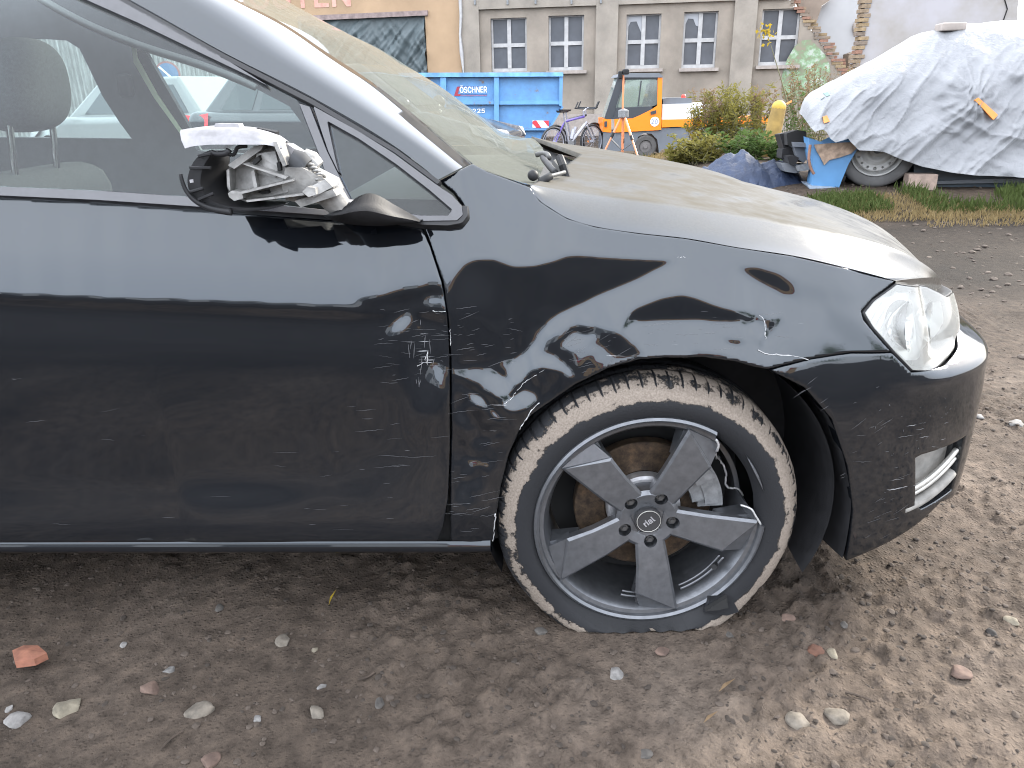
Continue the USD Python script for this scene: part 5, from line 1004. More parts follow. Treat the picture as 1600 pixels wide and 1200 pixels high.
f1 = meshkit.fbm(np.stack([(uu*.85-vv*.75)*4.2, (uu*.6+vv*.8)*1.1, 0*uu], -1), 4, 11); f1 = 1-np.abs(f1-.5)*2
f2 = meshkit.fbm(np.stack([(uu*.3+vv*1.)*6.5, (uu*.95-vv*.3)*1.6, 0*uu+7], -1), 3, 23); f2 = 1-np.abs(f2-.5)*2
f3 = meshkit.fbm(np.stack([uu*9, vv*9, BB*9], -1), 3, 31)-.5
hang = smooth(1-w_, .35, .9)
Bs = Bs-((f1**4)*.065*hang+(f2**5)*.035*hang*smooth(A_, .2, .8)+f3*.011)*np.where(BB < .8, 1, -1)
Zc_ = Zc_+(f3*.012+.02*(f1**3)*(1-hang))*(w_ > .02)
# gathered pleats around the mirror strap
sp_ = CC.un([(1532, 150)], -.1)[0]; ddx, ddz = A_-sp_[0], Zc_-sp_[2]; rr_ = np.hypot(ddx, ddz); th = np.arctan2(ddz, ddx)
Bs = Bs-(np.exp(-(rr_/.22)**2)*(.11+.018*np.sin(th*15)))*(BB < .8)
obj('cover', (np.stack([A_, Bs, Zc_], -1).reshape(-1, 3), grid_faces(*A_.shape)), M['cover'], cc, smooth=True)
def onto(px, m, name, t=.012):
    c = CC.az(px, -.12); bq = []
    for p in c:
        d2 = (A_-p[0])**2+(Zc_-p[1])**2+(BB > .7)*9; bq.append(Bs.ravel()[d2.argmin()])
    q = np.stack([c[:, 0], np.array(bq)-t, c[:, 1]], 1); return obj(name, hull(np.vstack([q, q+[0, t*2, 0]])), m, cc)
M['strap'] = plain('orange_strap', (.62, .22, .045), .5)
onto([(1529, 157), (1535, 153), (1566, 180), (1558, 188)], M['strap'], 'strap', .03); onto([(1288, 183), (1296, 181), (1299, 190), (1289, 193)], M['strap'], 'strap'); onto([(1238, 163), (1248, 158), (1248, 161), (1240, 165)], M['strap'], 'strap')
for q in ([(1288, 150), (1293, 147), (1296, 152), (1290, 156)], [(1297, 146), (1303, 144), (1305, 149), (1299, 151)]): onto(q, plain('green_print', (.14, .24, .20), .6) if q[0][0] == 1288 else '/World/Looks/green_print', 'print')
bl_ = plain('old_blue_paint', (.075, .185, .34), .3, noise=.12, scale=5)
CC.slab('front_wing', [(1264, 216), (1276, 219), (1290, 225), (1312, 214), (1346, 224), (1338, 236), (1326, 256), (1316, 280), (1310, 296), (1296, 299), (1268, 297), (1272, 270), (1266, 240)], .02, .30, bl_, cc)
CC.slab('rust_patch', [(1272, 226), (1296, 224), (1330, 222), (1342, 228), (1330, 240), (1312, 246), (1296, 250), (1288, 258), (1282, 246), (1276, 236)], .005, .018, plain('rusty_primer', (.26, .19, .14), .9, noise=.45, scale=16), cc)
CC.slab('bumper_corner', [(1262, 290), (1300, 292), (1312, 294), (1304, 302), (1268, 300)], -.01, .35, plain('faded_blue_plastic', (.22, .27, .33), .6, noise=.3, scale=8), cc)
CC.slab('mud_flap', [(1284, 300), (1308, 300), (1304, 310), (1290, 308)], .05, .1, M['rubber'], cc)
CC.slab('wheel_arch', [(1316, 296), (1330, 250), (1352, 228), (1430, 228), (1440, 300)], .34, .9, M['dark'], cc)
CC.slab('door_sill', [(1428, 250), (1700, 262), (1700, 296), (1428, 292)], .12, 1.5, plain('dark_blue_sill', (.035, .05, .065), .4), cc)
CC.slab('sill_rail', [(1440, 284), (1560, 279), (1700, 279), (1700, 283), (1442, 288)], .08, .118, M['tgrey'], cc)
rng = np.random.RandomState(8)
for k, (x, y, w, h, b, m) in enumerate(((1244, 216, 34, 26, .35, 'dark'), (1234, 240, 26, 20, .45, 'plastic'), (1254, 238, 24, 30, .30, 'tgrey'), (1240, 262, 40, 14, .25, 'tgrey'), (1228, 222, 14, 30, .55, 'plastic'), (1256, 262, 26, 10, .18, 'iron'), (1250, 226, 18, 9, .22, 'tgrey'), (1238, 250, 16, 16, .20, 'plastic'))):
    q = CC.un([(x+w*(t[0]-.5)+rng.uniform(-3, 3), y+h*(t[1]-.5)+rng.uniform(-3, 3)) for t in ((0, .1), (.5, 0), (1, .2), (1, .8), (.6, 1), (.1, .9))], b); obj('engine_part', hull(np.vstack([q, q*[1, 1, 1]+[.0, .35, -.02]])), M[m], cc)
obj('hanging_pipe', tube(spl(CC.un([(1266, 226), (1264, 244), (1266, 260), (1272, 272)], -.02), 12), .012), M['brick'][2], cc, smooth=True)
wc = CC.un([(1370, 274)], 0)[0]; R_ = .315
def wheel_c(m): m = spin(m, -7); return mv(m, wc[0], 0.075, R_-.015)
tw = obj('wheel', wheel_c(revolve_y([(.215, .03), (.222, .0), (.25, -.012), (.285, -.006), (.306, .012), (.315, .04), (.315, .15), (.30, .17), (.2, .17)], 64)), plain('dusty_tyre', (.075, .073, .072), .8, noise=.2, scale=10), cc, smooth=40)
rimc = man(revolve_y([(0, .045), (.03, .045), (.06, .05), (.085, .03), (.10, .028), (.13, .045), (.165, .035), (.175, .04), (.19, .075), (.198, .06), (.203, .01), (.212, .0), (.216, .004), (.216, .02), (.208, .03), (.206, .12), (0, .12)], 72))
_rp = [(0, .045), (.03, .045), (.06, .05), (.085, .03), (.10, .028), (.13, .045), (.165, .035), (.175, .04), (.19, .075), (.198, .06), (.203, .01), (.212, .0), (.216, .004), (.216, .02), (.208, .03), (.206, .12), (0, .12)]
if rimc.volume() < 0: rimc = man(revolve_y(_rp[::-1], 72))
hl_ = manifold3d.Manifold.batch_boolean([man(mv(cyl_y(.0105+.004*(k % 4 == 0), -.05, .07, .155*math.cos(k*math.pi/8), .155*math.sin(k*math.pi/8), 16), 0, 0, 0)) for k in range(16)], manifold3d.OpType.Add)
rm_ = rimc-hl_
obj('rim', wheel_c(tri(rm_ if rm_.num_tri() > 50 else rimc)), plain('pale_steel_rim', (.40, .395, .38), .5, noise=.12, scale=12), tw, smooth=30)
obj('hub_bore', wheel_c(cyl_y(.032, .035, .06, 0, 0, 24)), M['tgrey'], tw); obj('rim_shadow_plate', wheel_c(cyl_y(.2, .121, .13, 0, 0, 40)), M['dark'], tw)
stn = CC.thing('brick_chock', 'dull brick lying against the covered car wheel', 'brick'); q = CC.un([(1434, 306)], -.02)[0]
obj('block', rbox(q[0]-.11, q[0]+.12, q[1]-.05, q[1]+.10, -.03, .115, .008), plain('chock_brick', (.22, .165, .135), .9, noise=.3, scale=16), stn, smooth=30)
rs_ = CC.thing('roof_stone', 'flat grey stone weighing down the silver cover on the roof', 'stone'); q = CC.un([(1483, 44)], .62)[0]; q[2] = float(np.interp(q[0], a_, zt_)) 
obj('block', rbox(q[0]-.09, q[0]+.10, .50, .72, q[2]-.02, q[2]+.045, .012), M['stone_sill'], rs_, smooth=30)
# ---- dark blue tarpaulin heap
TH = Frame((1195, 296), 6.9, 0.)
n1, n2 = 120, 80; A2, B2 = np.meshgrid(np.linspace(-.56, .50, n1), np.linspace(0, .9, n2), indexing='ij')
ridge = np.interp(A2, [-.56, -.45, -.25, -.08, .02, .10, .22, .36, .50], [.03, .13, .24, .30, .27, .19, .22, .19, .06])
tz = ridge*np.sin(np.clip(B2/.62, 0, 1)*np.pi/2)**.8*(1-smooth(B2, .6, .9)*.95)
wr = 1-np.abs(meshkit.fbm(np.stack([A2*4+B2*1.6, (A2*.5-B2)*4, tz*2], -1), 2, 12)-.5)*2.; wr2 = 1-np.abs(meshkit.fbm(np.stack([A2*11-tz*6, B2*8+tz*6, 0*A2], -1), 3, 17)-.5)*2
tz = tz*(.72+.32*wr**2)+.034*wr2**2*np.clip(tz*8, 0, 1)-.02
B2b = B2+(.12*(wr-.6)+.05*(wr2-.6))
tp_ = obj('tarpaulin_heap', mv(trimesh.Trimesh(np.stack([A2, B2b, tz], -1).reshape(-1, 3), grid_faces(n1, n2), process=False), *TH.o), plain('navy_tarpaulin', (.015, .027, .060), .7, noise=.2, scale=9, bump=.004, bscale=70), smooth=True, label='crumpled dark blue tarpaulin heaped in front of the covered car', cat='tarpaulin')
# ---- plants
def leaf_mat(name, cols, tr=.35):
    return mat(name, {'g': ('geometry', {}), 'r': ('rgb_ramp', {'ramp': cols}), 'd': ('principled_bsdf', {'roughness': .7, 'specular_ior_level': .12}), 't': ('translucent_bsdf', {}), 'm': ('mix_closure', {'fac': tr})}, [('g.random_per_island', 'r.fac'), ('r.color', 'd.base_color'), ('r.color', 't.color'), ('d.BSDF', 'm.closure1'), ('t.BSDF', 'm.closure2')], 'm.closure')
M['lg'] = leaf_mat('green_leaves', [(0, (.075, .12, .035)), (.5, (.12, .185, .055)), (.85, (.18, .23, .07)), (1, (.26, .24, .07))])
M['ly'] = leaf_mat('yellow_green_leaves', [(0, (.18, .165, .045)), (.4, (.30, .25, .065)), (.8, (.42, .32, .07)), (1, (.42, .26, .08))])
M['lb'] = leaf_mat('dry_plumes', [(0, (.20, .14, .085)), (.5, (.32, .23, .15)), (1, (.40, .31, .21))])
M['lyy'] = leaf_mat('yellow_leaves', [(0, (.36, .26, .03)), (1, (.44, .34, .06))])
M['stem'] = plain('plant_stem', (.10, .095, .045), .8)
def leaves(P, D, L, Wd, rng):
    """a leaf at each point: a bent pointed blade of four triangles"""
    n = len(P); D = D/np.linalg.norm(D, axis=1)[:, None]; s = np.cross(D, rng.normal(size=(n, 3))); s /= np.linalg.norm(s, axis=1)[:, None]; nn = np.cross(D, s)
    L = np.broadcast_to(L, n)[:, None]*rng.uniform(.6, 1.25, (n, 1)); Wd = np.broadcast_to(Wd, n)[:, None]*rng.uniform(.7, 1.2, (n, 1))
    V = np.stack([P, P+D*L*.45+s*Wd/2, P+D*L*.45-s*Wd/2, P+D*L*.5+nn*L*.06, P+D*L-nn*L*.15], 1).reshape(-1, 3); b = np.arange(n)[:, None]*5
    return V, np.concatenate([b+[0, 1, 3], b+[0, 3, 2], b+[1, 4, 3], b+[2, 3, 4]])
def weed(name, label, px, ytop, Yd, spread, nst, leafm, topm, seed, L=.09, Wd=.022, per=26, catg='plant', droop=.2, group=None):
    rng = np.random.RandomState(seed); w = upY([px], Yd)[0]; gz_ = float(ground_z(w[0], w[1])[0]); h = upY([(px[0], ytop)], Yd)[0][2]-gz_
    t = thing(name, label, catg, (w[0], w[1], gz_-.02), 0, group); st = []; P = []; D = []; Pt = []; Dt = []
    for k in range(nst):
        a = rng.uniform(0, 6.28); r0_ = spread*.35*rng.uniform(0, 1)**.5; hh = h*rng.uniform(.55, 1.02); lean = rng.normal(0, .16, 2)
        c = np.array([[r0_*math.cos(a)+spread*lean[0]*u**1.5*2+.02*rng.normal(), r0_*math.sin(a)+spread*lean[1]*u**1.5*2, hh*u] for u in np.linspace(0, 1, 6)]); st.append(tube(c, np.linspace(.006, .0025, 6), 4, False))
        u = rng.uniform(.12, .98, per); p = np.stack([np.interp(u, np.linspace(0, 1, 6), c[:, j]) for j in range(3)], 1); th = rng.uniform(0, 6.28, per)
        P.append(p); D.append(np.stack([np.cos(th), np.sin(th), rng.uniform(-droop, .7, per)], 1))
        if topm is not None:
            m = 34; u = rng.uniform(.78, 1.05, m); p = np.stack([np.interp(u, np.linspace(0, 1, 6), c[:, j]) for j in range(3)], 1)+rng.normal(0, .022, (m, 3)); Pt.append(p); Dt.append(rng.normal(size=(m, 3))+[0, 0, .6])
    obj('stems', cat(st), M['stem'], t, kind='stuff'); obj('foliage', leaves(np.vstack(P), np.vstack(D), L, Wd, rng), leafm, t, kind='stuff')
    if topm is not None: obj('plumes', leaves(np.vstack(Pt), np.vstack(Dt), .045, .018, rng), topm, t, kind='stuff')
    return t
weed('goldenrod', 'tall fading goldenrod with dry pale plumes at the left of the weed clump', (1108, 250), 138, 9.7, .42, 26, M['ly'], M['lb'], 1, per=30)
weed('goldenrod', 'tallest yellow green goldenrod in the middle of the weed clump', (1140, 250), 132, 9.5, .45, 32, M['ly'], M['ly'], 2, per=34)
weed('goldenrod', 'brown seeded goldenrod between the clump and the yellow post', (1172, 246), 136, 9.9, .45, 24, M['ly'], M['lb'], 3, per=30)
weed('goldenrod', 'bright yellow goldenrod just right of the tow tractor battery box', (1082, 244), 166, 9.8, .28, 14, M['lyy'], M['ly'], 4, per=16)
weed('nettle', 'low green nettles in front of the weed clump', (1096, 266), 205, 8.6, .55, 34, M['ly'], None, 5, L=.085, Wd=.034)
weed('nettle', 'green nettles with broad leaves behind the blue tarpaulin', (1158, 270), 200, 8.4, .6, 34, M['lg'], None, 6, L=.09, Wd=.036)
weed('nettle', 'small yellowing nettles at the left foot of the weed clump', (1062, 262), 222, 8.8, .35, 20, M['ly'], None, 7, L=.08, Wd=.04)
weed('nettle', 'green weeds between the yellow post and the broken car front', (1218, 270), 218, 8.2, .32, 20, M['lg'], None, 8, L=.10, Wd=.04)
weed('bush', 'thin brownish bush against the green sprayed wall', (1262, 200), 96, 12.5, .9, 46, M['ly'], M['lb'], 9, L=.07, Wd=.02, per=22)
weed('bush', 'sparse green bush beside the fifth window corner', (1236, 210), 128, 12.0, .6, 24, M['lg'], M['lb'], 10, L=.08, Wd=.03, per=18)
t = thing('yellow_branch', 'thin branch with bright yellow leaves in front of the fifth window', 'branch'); rng = np.random.RandomState(4)
bp = upY([(1240, 200), (1222, 130), (1204, 70), (1196, 44)], 11.8); obj('twig', tube(spl(bp, 20), np.linspace(.012, .004, 20), 5), M['stem'], t, smooth=True)
c = upY([(1186, 47), (1192, 44), (1200, 44), (1206, 45), (1190, 55), (1199, 56), (1203, 55), (1198, 66), (1184, 48), (1209, 44), (1196, 48)], 11.8); P = np.repeat(c, 3, 0)+rng.normal(0, .03, (33, 3)); obj('leaves', leaves(P, rng.normal(size=(33, 3))+[0, 0, -.5], .075, .045, rng), M['lyy'], t, kind='stuff')
t = thing('yellow_post', 'weathered yellow post leaning among the weeds left of the covered car', 'post')
q = upY([(1198, 262), (1206, 215), (1212, 190), (1217, 168)], 8.7); obj('post', tube(q, [.10, .10, .095, .085], 14), plain('weathered_yellow', (.23, .15, .04), .75, noise=.35, scale=6), t, smooth=40)
obj('cap', mv(trimesh.creation.icosphere(2, .086), *q[-1]), plain('yellow_cap', (.36, .24, .03), .6, noise=.2, scale=8), t, smooth=True)
# ---- grass strips
def grass(name, label, regions, seed, m):
    rng = np.random.RandomState(seed); P = []
    for (x0, x1, y0, y1, n, hgt) in regions:
        x = rng.uniform(x0, x1, n); y = rng.uniform(y0, y1, n); k = meshkit.noise(np.stack([x*2.2, y*2.2, 0*x], -1), 3) > .30; x, y = x[k], y[k]; P.append(np.stack([x, y, ground_z(x, y)-.004, np.full(len(x), hgt)*rng.uniform(.5, 1.2, len(x))], 1))
    P = np.vstack(P); D = np.stack([rng.normal(0, .35, len(P)), rng.normal(0, .35, len(P)), np.ones(len(P))], 1); obj(name, leaves(P[:, :3], D, P[:, 3], .007, rng), m, None, label=label, cat='grass', kind='stuff')
M['gr'] = leaf_mat('grass_blades', [(0, (.085, .115, .035)), (.5, (.13, .165, .05)), (.75, (.21, .20, .07)), (1, (.28, .22, .11))])
M['grd'] = leaf_mat('dry_grass_blades', [(0, (.26, .20, .10)), (.5, (.34, .26, .15)), (.75, (.18, .19, .06)), (1, (.40, .30, .18))])
grass('grass', 'bright green grass along the foot of the covered car', [(2.75, 6.5, 4.55, 5.25, 9000, .10), (2.0, 2.5, 4.6, 5.1, 1500, .09)], 1, M['gr'])
grass('dry_grass', 'straw coloured grass and litter below the steel wheel', [(2.0, 3.4, 4.4, 5.1, 4200, .05), (2.6, 6.5, 4.25, 4.65, 3600, .045), (.8, 2.2, 9, 13, 2600, .09), (1.6, 2.5, 10.5, 13.5, 1500, .08)], 2, M['grd'])
grass('yard_grass', 'short grass around the bicycle and the tow tractor wheel', [(-.2, 2.8, 12.2, 14.8, 4200, .10)], 3, M['gr'])
#@@BG4

# ---- other cars
def car_thing(name, label, o, turn, body_m, L=4.2, Wd=1.78, H=1.5, zb=.95, nose=.72, group=None):
    """a plain hatchback, nose at +x: shell, cabin, glass, lamps, wheels"""
    t = thing(name, label, 'car', o, turn, group); S_ = lambda r: manifold3d.Manifold.sphere(r, 20)
    def hb(pts, r): return manifold3d.Manifold.batch_hull([S_(r).translate(tuple(map(float, p))) for p in pts])
    h = L/2; w = Wd/2; B = []
    low = hb([(sx, sy, z) for sx, sy, z in [(s*(h-.22), q*(w-.16), .34) for s in (-1, 1) for q in (-1, 1)]+[(h-.25, q*(w-.24), nose-.14) for q in (-1, 1)]+[(h-1.15, q*(w-.13), zb-.12) for q in (-1, 1)]+[(-h+.22, q*(w-.14), zb-.08) for q in (-1, 1)]], .12)
    for sx in (-1, 1):
        for sy in (-1, 1): c = trimesh.creation.cylinder(radius=.36, height=.5, sections=40); c.apply_transform(trimesh.transformations.rotation_matrix(math.pi/2, [1, 0, 0])); low = low-man(mv(c, sx*(h-.80), sy*(w-.1), .32))
    obj('body', tri(low), body_m, t, smooth=35)
    cabp = [(h-1.25, .70, zb-.04), (h-1.95, .58, H-.07), (-h+.75, .56, H-.06), (-h+.30, .66, zb-.02)]
    cb = hb([(x, s*y, z) for x, y, z in cabp for s in (-1, 1)], .06); obj('cabin', tri(cb), body_m, t, smooth=35)
    gm = plain('car_glass_'+name+str(int(abs(turn))), (.035, .042, .045), .08)
    for s in (-1, 1):
        f = lambda x, fr: None
        def P(u, v): 
            lo = np.array(cabp[0])*(1-u)+np.array(cabp[3])*u; hi = np.array(cabp[1])*(1-u)+np.array(cabp[2])*u; p = lo*(1-v)+hi*v; return np.array([p[0], s*(p[1]+.062), p[2]+.01])
        for u0, u1 in ((.10, .44), (.48, .74), (.78, .94)):
            q = np.array([P(u0, .12), P(u1, .12), P(u1, .88), P(u0, .88)]); obj('side_window', hull(np.vstack([q, q+[0, s*.006, 0]])), gm, t)
        obj('mirror', mv(trimesh.creation.icosphere(2, .09), h-1.35, s*(w+.06), zb+.08), body_m, t, smooth=True)
        obj('headlight', hull(np.array([(h-.16, s*(w-.20), nose-.02), (h-.62, s*(w-.09), nose+.08), (h-.56, s*(w-.02), nose-.02), (h-.22, s*(w-.10), nose-.16), (h-.10, s*(w-.34), nose-.12), (h-.2, s*(w-.30), nose)])), M['white_plastic'], t)
        obj('tail_light', hull(np.array([(-h+.12, s*(w-.10), zb-.02), (-h+.42, s*(w-.01), zb+.02), (-h+.40, s*(w-.0), zb-.12), (-h+.10, s*(w-.10), zb-.16), (-h+.06, s*(w-.34), zb-.10), (-h+.08, s*(w-.34), zb-.03)])), M['tail'] if 'tail' in M else M.setdefault('tail', plain('tail_light_red', (.60, .02, .03), .15)), t)
        for sx in (-1, 1):
            m = revolve_y([(.19, -.0), (.25, -.02), (.30, -.01), (.315, .03), (.315, .18), (.19, .19)], 40); d = revolve_y([(0, .01), (.06, .005), (.18, .03), (.195, .0)], 40)
            if s > 0: m.vertices[:, 1] *= -1; d.vertices[:, 1] *= -1
            wq = obj('wheel', mv(m, sx*(h-.80), s*(w-.02), .315), M['rubber'], t, smooth=40); obj('rim', mv(d, sx*(h-.80), s*(w-.02), .315), M['satin'], wq, smooth=40)
    a, b = np.array(cabp[0]), np.array(cabp[1]); q = np.array([[p[0]+.05, s*(p[1]-.08), p[2]+.035] for p in (a*.88+b*.12, a*.12+b*.88) for s in (-1, 1)]); obj('windscreen', hull(np.vstack([q, q+[.006, 0, .006]])), gm, t)
    a, b = np.array(cabp[3]), np.array(cabp[2]); q = np.array([[p[0]-.055, s*(p[1]-.06), p[2]+.02] for p in (a*.75+b*.25, a*.10+b*.90) for s in (-1, 1)]); obj('rear_window', hull(np.vstack([q, q-[.006, 0, 0]])), gm, t)
    return t
M['carwhite'] = plain('white_car_paint', (.20, .205, .205), .25, ior=1.5); M['cardark'] = plain('anthracite_car_paint', (.012, .013, .016), .08, ior=1.8)
rr_w = upY([(318, 184)], 10.2)[0]; hd = 158.; hx = np.array([math.cos(math.radians(hd)), math.sin(math.radians(hd))]); lf = np.array([-hx[1], hx[0]])
ctr_ = rr_w[:2]+hx*1.95-lf*.80
car_thing('white_car', 'white hatchback with red tail light seen through the black car windows', (ctr_[0], ctr_[1], rr_w[2]-.93), hd, M['carwhite'])
q = upY([(786, 206)], 8.3)[0]; car_thing('dark_car', 'anthracite car with a clear headlight parked in front of the blue skip', (q[0]-1.78, q[1]+.72, q[2]-.70), -6., M['cardark'])
# ---- corrugated fence with a round sign
FN = Frame((200, 110), 16.0, 8., z0=-.35)
fn = FN.thing('corrugated_fence', 'weathered grey corrugated sheet fence behind the white car', 'fence'); fa0, fa1 = float(FN.az([(-350, 110)])[0, 0]), float(FN.az([(425, 110)])[0, 0])
FM = mat('weathered_zinc', {'g': ('texture_coordinate', {}), 'm': ('mapping', {'scale': (7, 1, .9)}), 'n': ('noise_texture', {'scale': 2., 'detail': 7., 'roughness': .65}), 'r': ('rgb_ramp', {'ramp': [(.3, (.13, .13, .12)), (.5, (.26, .26, .25)), (.7, (.40, .40, .39))]}), 'p': ('principled_bsdf', {'roughness': .7})}, [('g.object', 'm.vector'), ('m.vector', 'n.vector'), ('n.fac', 'r.fac'), ('r.color', 'p.base_color')])
n_sh = int((fa1-fa0)/.9)+1
for k in range(n_sh):
    xa = np.linspace(fa0+k*.9, fa0+k*.9+.93, 60); V = np.array([[x, .02*math.sin(x*2*math.pi/.09)+.004*k % .012+.006*(k % 2), z] for x in xa for z in (-.1, 2.75)]); V2 = V+[0, .004, 0]
    obj('sheet', cat([trimesh.Trimesh(V, grid_faces(60, 2), process=False)]), FM, fn, smooth=True)
obj('rail', bx(fa0, fa1, .04, .09, .5, .56), M['iron'], fn); obj('rail', bx(fa0, fa1, .04, .09, 2.2, 2.26), M['iron'], fn)
SGN = Frame((262, 114), 15.2, 8., z0=-.3); sn = SGN.thing('round_sign', 'round blue and red bordered no parking sign in front of the fence', 'road sign'); c = SGN.az([(262, 116)])[0]
obj('sign_post', bx(c[0]-.03, c[0]+.03, .02, .07, 0, c[1]+.3), M['iron'], sn); sp_o = obj('sign_plate', cyl_y(.24, 0, .012, c[0], c[1], 48), plain('faded_red', (.22, .09, .085), .6), sn); obj('sign_face', cyl_y(.205, -.004, -.001, c[0], c[1], 48), plain('sign_blue', (.07, .14, .25), .5), sp_o)
obj('sign_bar', spin(bx(c[0]-.2, c[0]+.2, -.009, -.005, c[1]-.018, c[1]+.018), 45, (0, 1, 0), (c[0], 0, c[1])), M['wpaint'], sp_o)
# ---- what stands behind the photographer and shows in the paint
BH = thing('house_opposite', 'low ochre house with a red eaves band across the yard', 'building', (4., -34., 0), 0)
obj('wall', bx(-9, 12, -6, 0, -.3, 3.3), M['ochre'], BH); obj('eaves', bx(-9.3, 12.3, -6.3, .3, 3.302, 3.55), M['red'], BH); obj('roof', hull(np.array([(-9.3, -6.3, 3.63), (12.3, -6.3, 3.63), (12.3, .3, 3.63), (-9.3, .3, 3.63), (-9.3, -3, 4.6), (12.3, -3, 4.6)])), M['tgrey'], BH)
for k in range(4):
    x = -7+k*5.; w = obj('window', bx(x, x+1.2, .004, .06, 1.0, 2.4), M['old_white'], BH); obj('pane', bx(x+.08, x+1.12, .064, .07, 1.08, 2.32), M['pane'], w)
HO_ = thing('hall_opposite', 'long pale grey metal hall across the yard', 'building', (-24., -24., 0), 0)
obj('wall', bx(-16, 20, -9, 0, -.3, 4.6), plain('pale_hall_metal', (.36, .38, .41), .6, noise=.1, scale=.6), HO_); obj('roof', hull(np.array([(-16.3, -9.3, 4.61), (20.3, -9.3, 4.61), (20.3, .3, 4.61), (-16.3, .3, 4.61), (-16.3, -4.5, 5.6), (20.3, -4.5, 5.6)])), M['tgrey'], HO_)
for k in range(5): obj('gate', bx(-13+k*6.6, -9.4+k*6.6, .004, .06, -.2, 3.4), M['tgrey'], HO_)
for k, (x_, y_, h_, lb) in enumerate(((20, -24, 7.5, 'broad leafless looking tree right of the ochre house across the yard'), (27, -22, 6., 'lower bushy tree across the yard'), (34, -26, 8.5, 'tallest tree at the far right across the yard'))):
    rg = np.random.RandomState(60+k); t = thing('tree', lb, 'tree', (x_, y_, -.2), 0, 'trees across the yard'); obj('trunk', tube([[0, 0, 0], [.1, 0, h_*.35], [.0, .1, h_*.75]], [.25, .2, .06], 8), M['stem'], t, smooth=True); P = rg.normal(size=(2600, 3))*[h_*.26, h_*.26, h_*.22]+[0, 0, h_*.66]; obj('crown', leaves(P, rg.normal(size=(2600, 3)), .34, .2, rg), M['lg'], t, kind='stuff')
# ---- stones, clods, leaves on the ground
rng = np.random.RandomState(12)
def stone_mesh(r, rng, flat=.6, n=26, sub=2):
    m = trimesh.creation.icosphere(sub, 1.); v = np.array(m.vertices)
    for k in range(9):
        d = rng.normal(size=3); d /= np.linalg.norm(d); c = rng.uniform(.58, .86); h = v@d; v = v-np.outer(np.maximum(h-c, 0), d)
    v *= 1+.16*(meshkit.fbm(v*2.2+rng.uniform(0, 50, 3), 3, 1)-.5)[:, None]*2
    v = v*np.array([1, rng.uniform(.6, .95), flat])*r; return trimesh.Trimesh(v, m.faces, process=False)
STM = {n: plain('stone_'+n, tuple(x*.66 for x in c), .9, noise=.45, scale=38, bump=.0012, bscale=160) for n, c in (('pale', (0.186, 0.161, 0.130)), ('cream', (0.248, 0.217, 0.161)), ('grey', (0.099, 0.090, 0.081)), ('brown', (0.081, 0.059, 0.043)), ('brick_red', (0.149, 0.071, 0.046)), ('white', (0.260, 0.248, 0.236)), ('dark', (0.037, 0.032, 0.029)), ('pinkish', (0.149, 0.099, 0.077)))}
def stone(px, wpx, kind, label, flat=.5, group=None):
    p = upZ([px], 0)[0]; p = upZ([px], float(ground_z(p[0], p[1])[0]))[0]; d = np.linalg.norm(p-CAM); r = wpx/FPX*d/2
    m = spin(stone_mesh(r, rng, flat), rng.uniform(0, 360)); m.apply_translation([p[0], p[1], float(ground_z(p[0], p[1])[0])+r*flat*.05]); obj('stone', m, STM[kind], None, smooth=40, label=label, cat='stone', group=group)
SL = [((108, 1107), 40, 'cream', 'broad cream stone at lower left between the brick shard and the white chip'), ((27, 1127), 32, 'white', 'white angular stone nearest the lower left corner'), ((14, 1108), 14, 'white', 'tiny white chip just above the white corner stone'), ((313, 1113), 44, 'pale', 'flat pale stone sunk in the soil below the sill middle'), ((236, 1078), 32, 'pinkish', 'rounded pinkish stone half buried left of the flat pale stone'), ((495, 1115), 30, 'pale', 'oval pale stone at the edge of the dark clods'),
 ((503, 1073), 16, 'white', 'small upright pale stone above the oval pale stone'), ((402, 1124), 15, 'white', 'small white square stone between the flat and the oval stones'), ((442, 1001), 26, 'pale', 'thin wedge shaped pale stone below the door sill'), ((492, 1016), 13, 'cream', 'small cream pebble right of the wedge shaped stone'), ((192, 1009), 13, 'white', 'white pebble under the left part of the sill'), ((342, 952), 18, 'grey', 'grey pebble with bright edge in the shade under the car'),
 ((555, 994), 20, 'brown', 'brown rounded pebble in front of the tyre'), ((580, 998), 18, 'brown', 'darker brown pebble right beside the rounded brown one'), ((640, 987), 13, 'brown', 'lone brown pebble left of the tyre'), ((265, 1048), 18, 'white', 'slim white flake above the pinkish stone'), ((593, 1099), 24, 'grey', 'standing grey stone among the dark clods'), ((328, 1188), 30, 'pinkish', 'pink stone on the bottom edge left of centre'),
 ((1274, 1017), 24, 'brick_red', 'small brick red cube of stone right of the flat tyre'), ((1300, 1022), 24, 'cream', 'cream stone touching the small brick red one'), ((1034, 1017), 22, 'pinkish', 'pinkish stone below the bottom of the rim'), ((962, 1053), 30, 'white', 'long pale stone left of the dark clods under the wheel'), ((1229, 967), 26, 'pinkish', 'flat pinkish stone close to the torn tyre edge'), ((1308, 1120), 36, 'pale', 'long pale stone lying beside a small hole at right'), ((1248, 1130), 40, 'pale', 'upright pale slab half buried right of centre bottom'),
 ((1585, 664), 28, 'white', 'white stone at the right edge beside the bumper'), ((1530, 652), 14, 'white', 'small white stone left of the larger one by the bumper'), ((1548, 990), 20, 'dark', 'black lump at the right edge'), ((1580, 972), 22, 'cream', 'cream flake above the black lump at the right edge'), ((1320, 976), 16, 'grey', 'small grey stone between tyre and bumper shade'), ((1140, 993), 16, 'grey', 'grey stone just below the torn tyre'), ((845, 988), 22, 'grey', 'thin grey stone left below the tyre'), ((1010, 1180), 22, 'grey', 'grey stone at bottom centre'), ((1500, 1052), 30, 'pinkish', 'pale pink flat stone at lower right')]
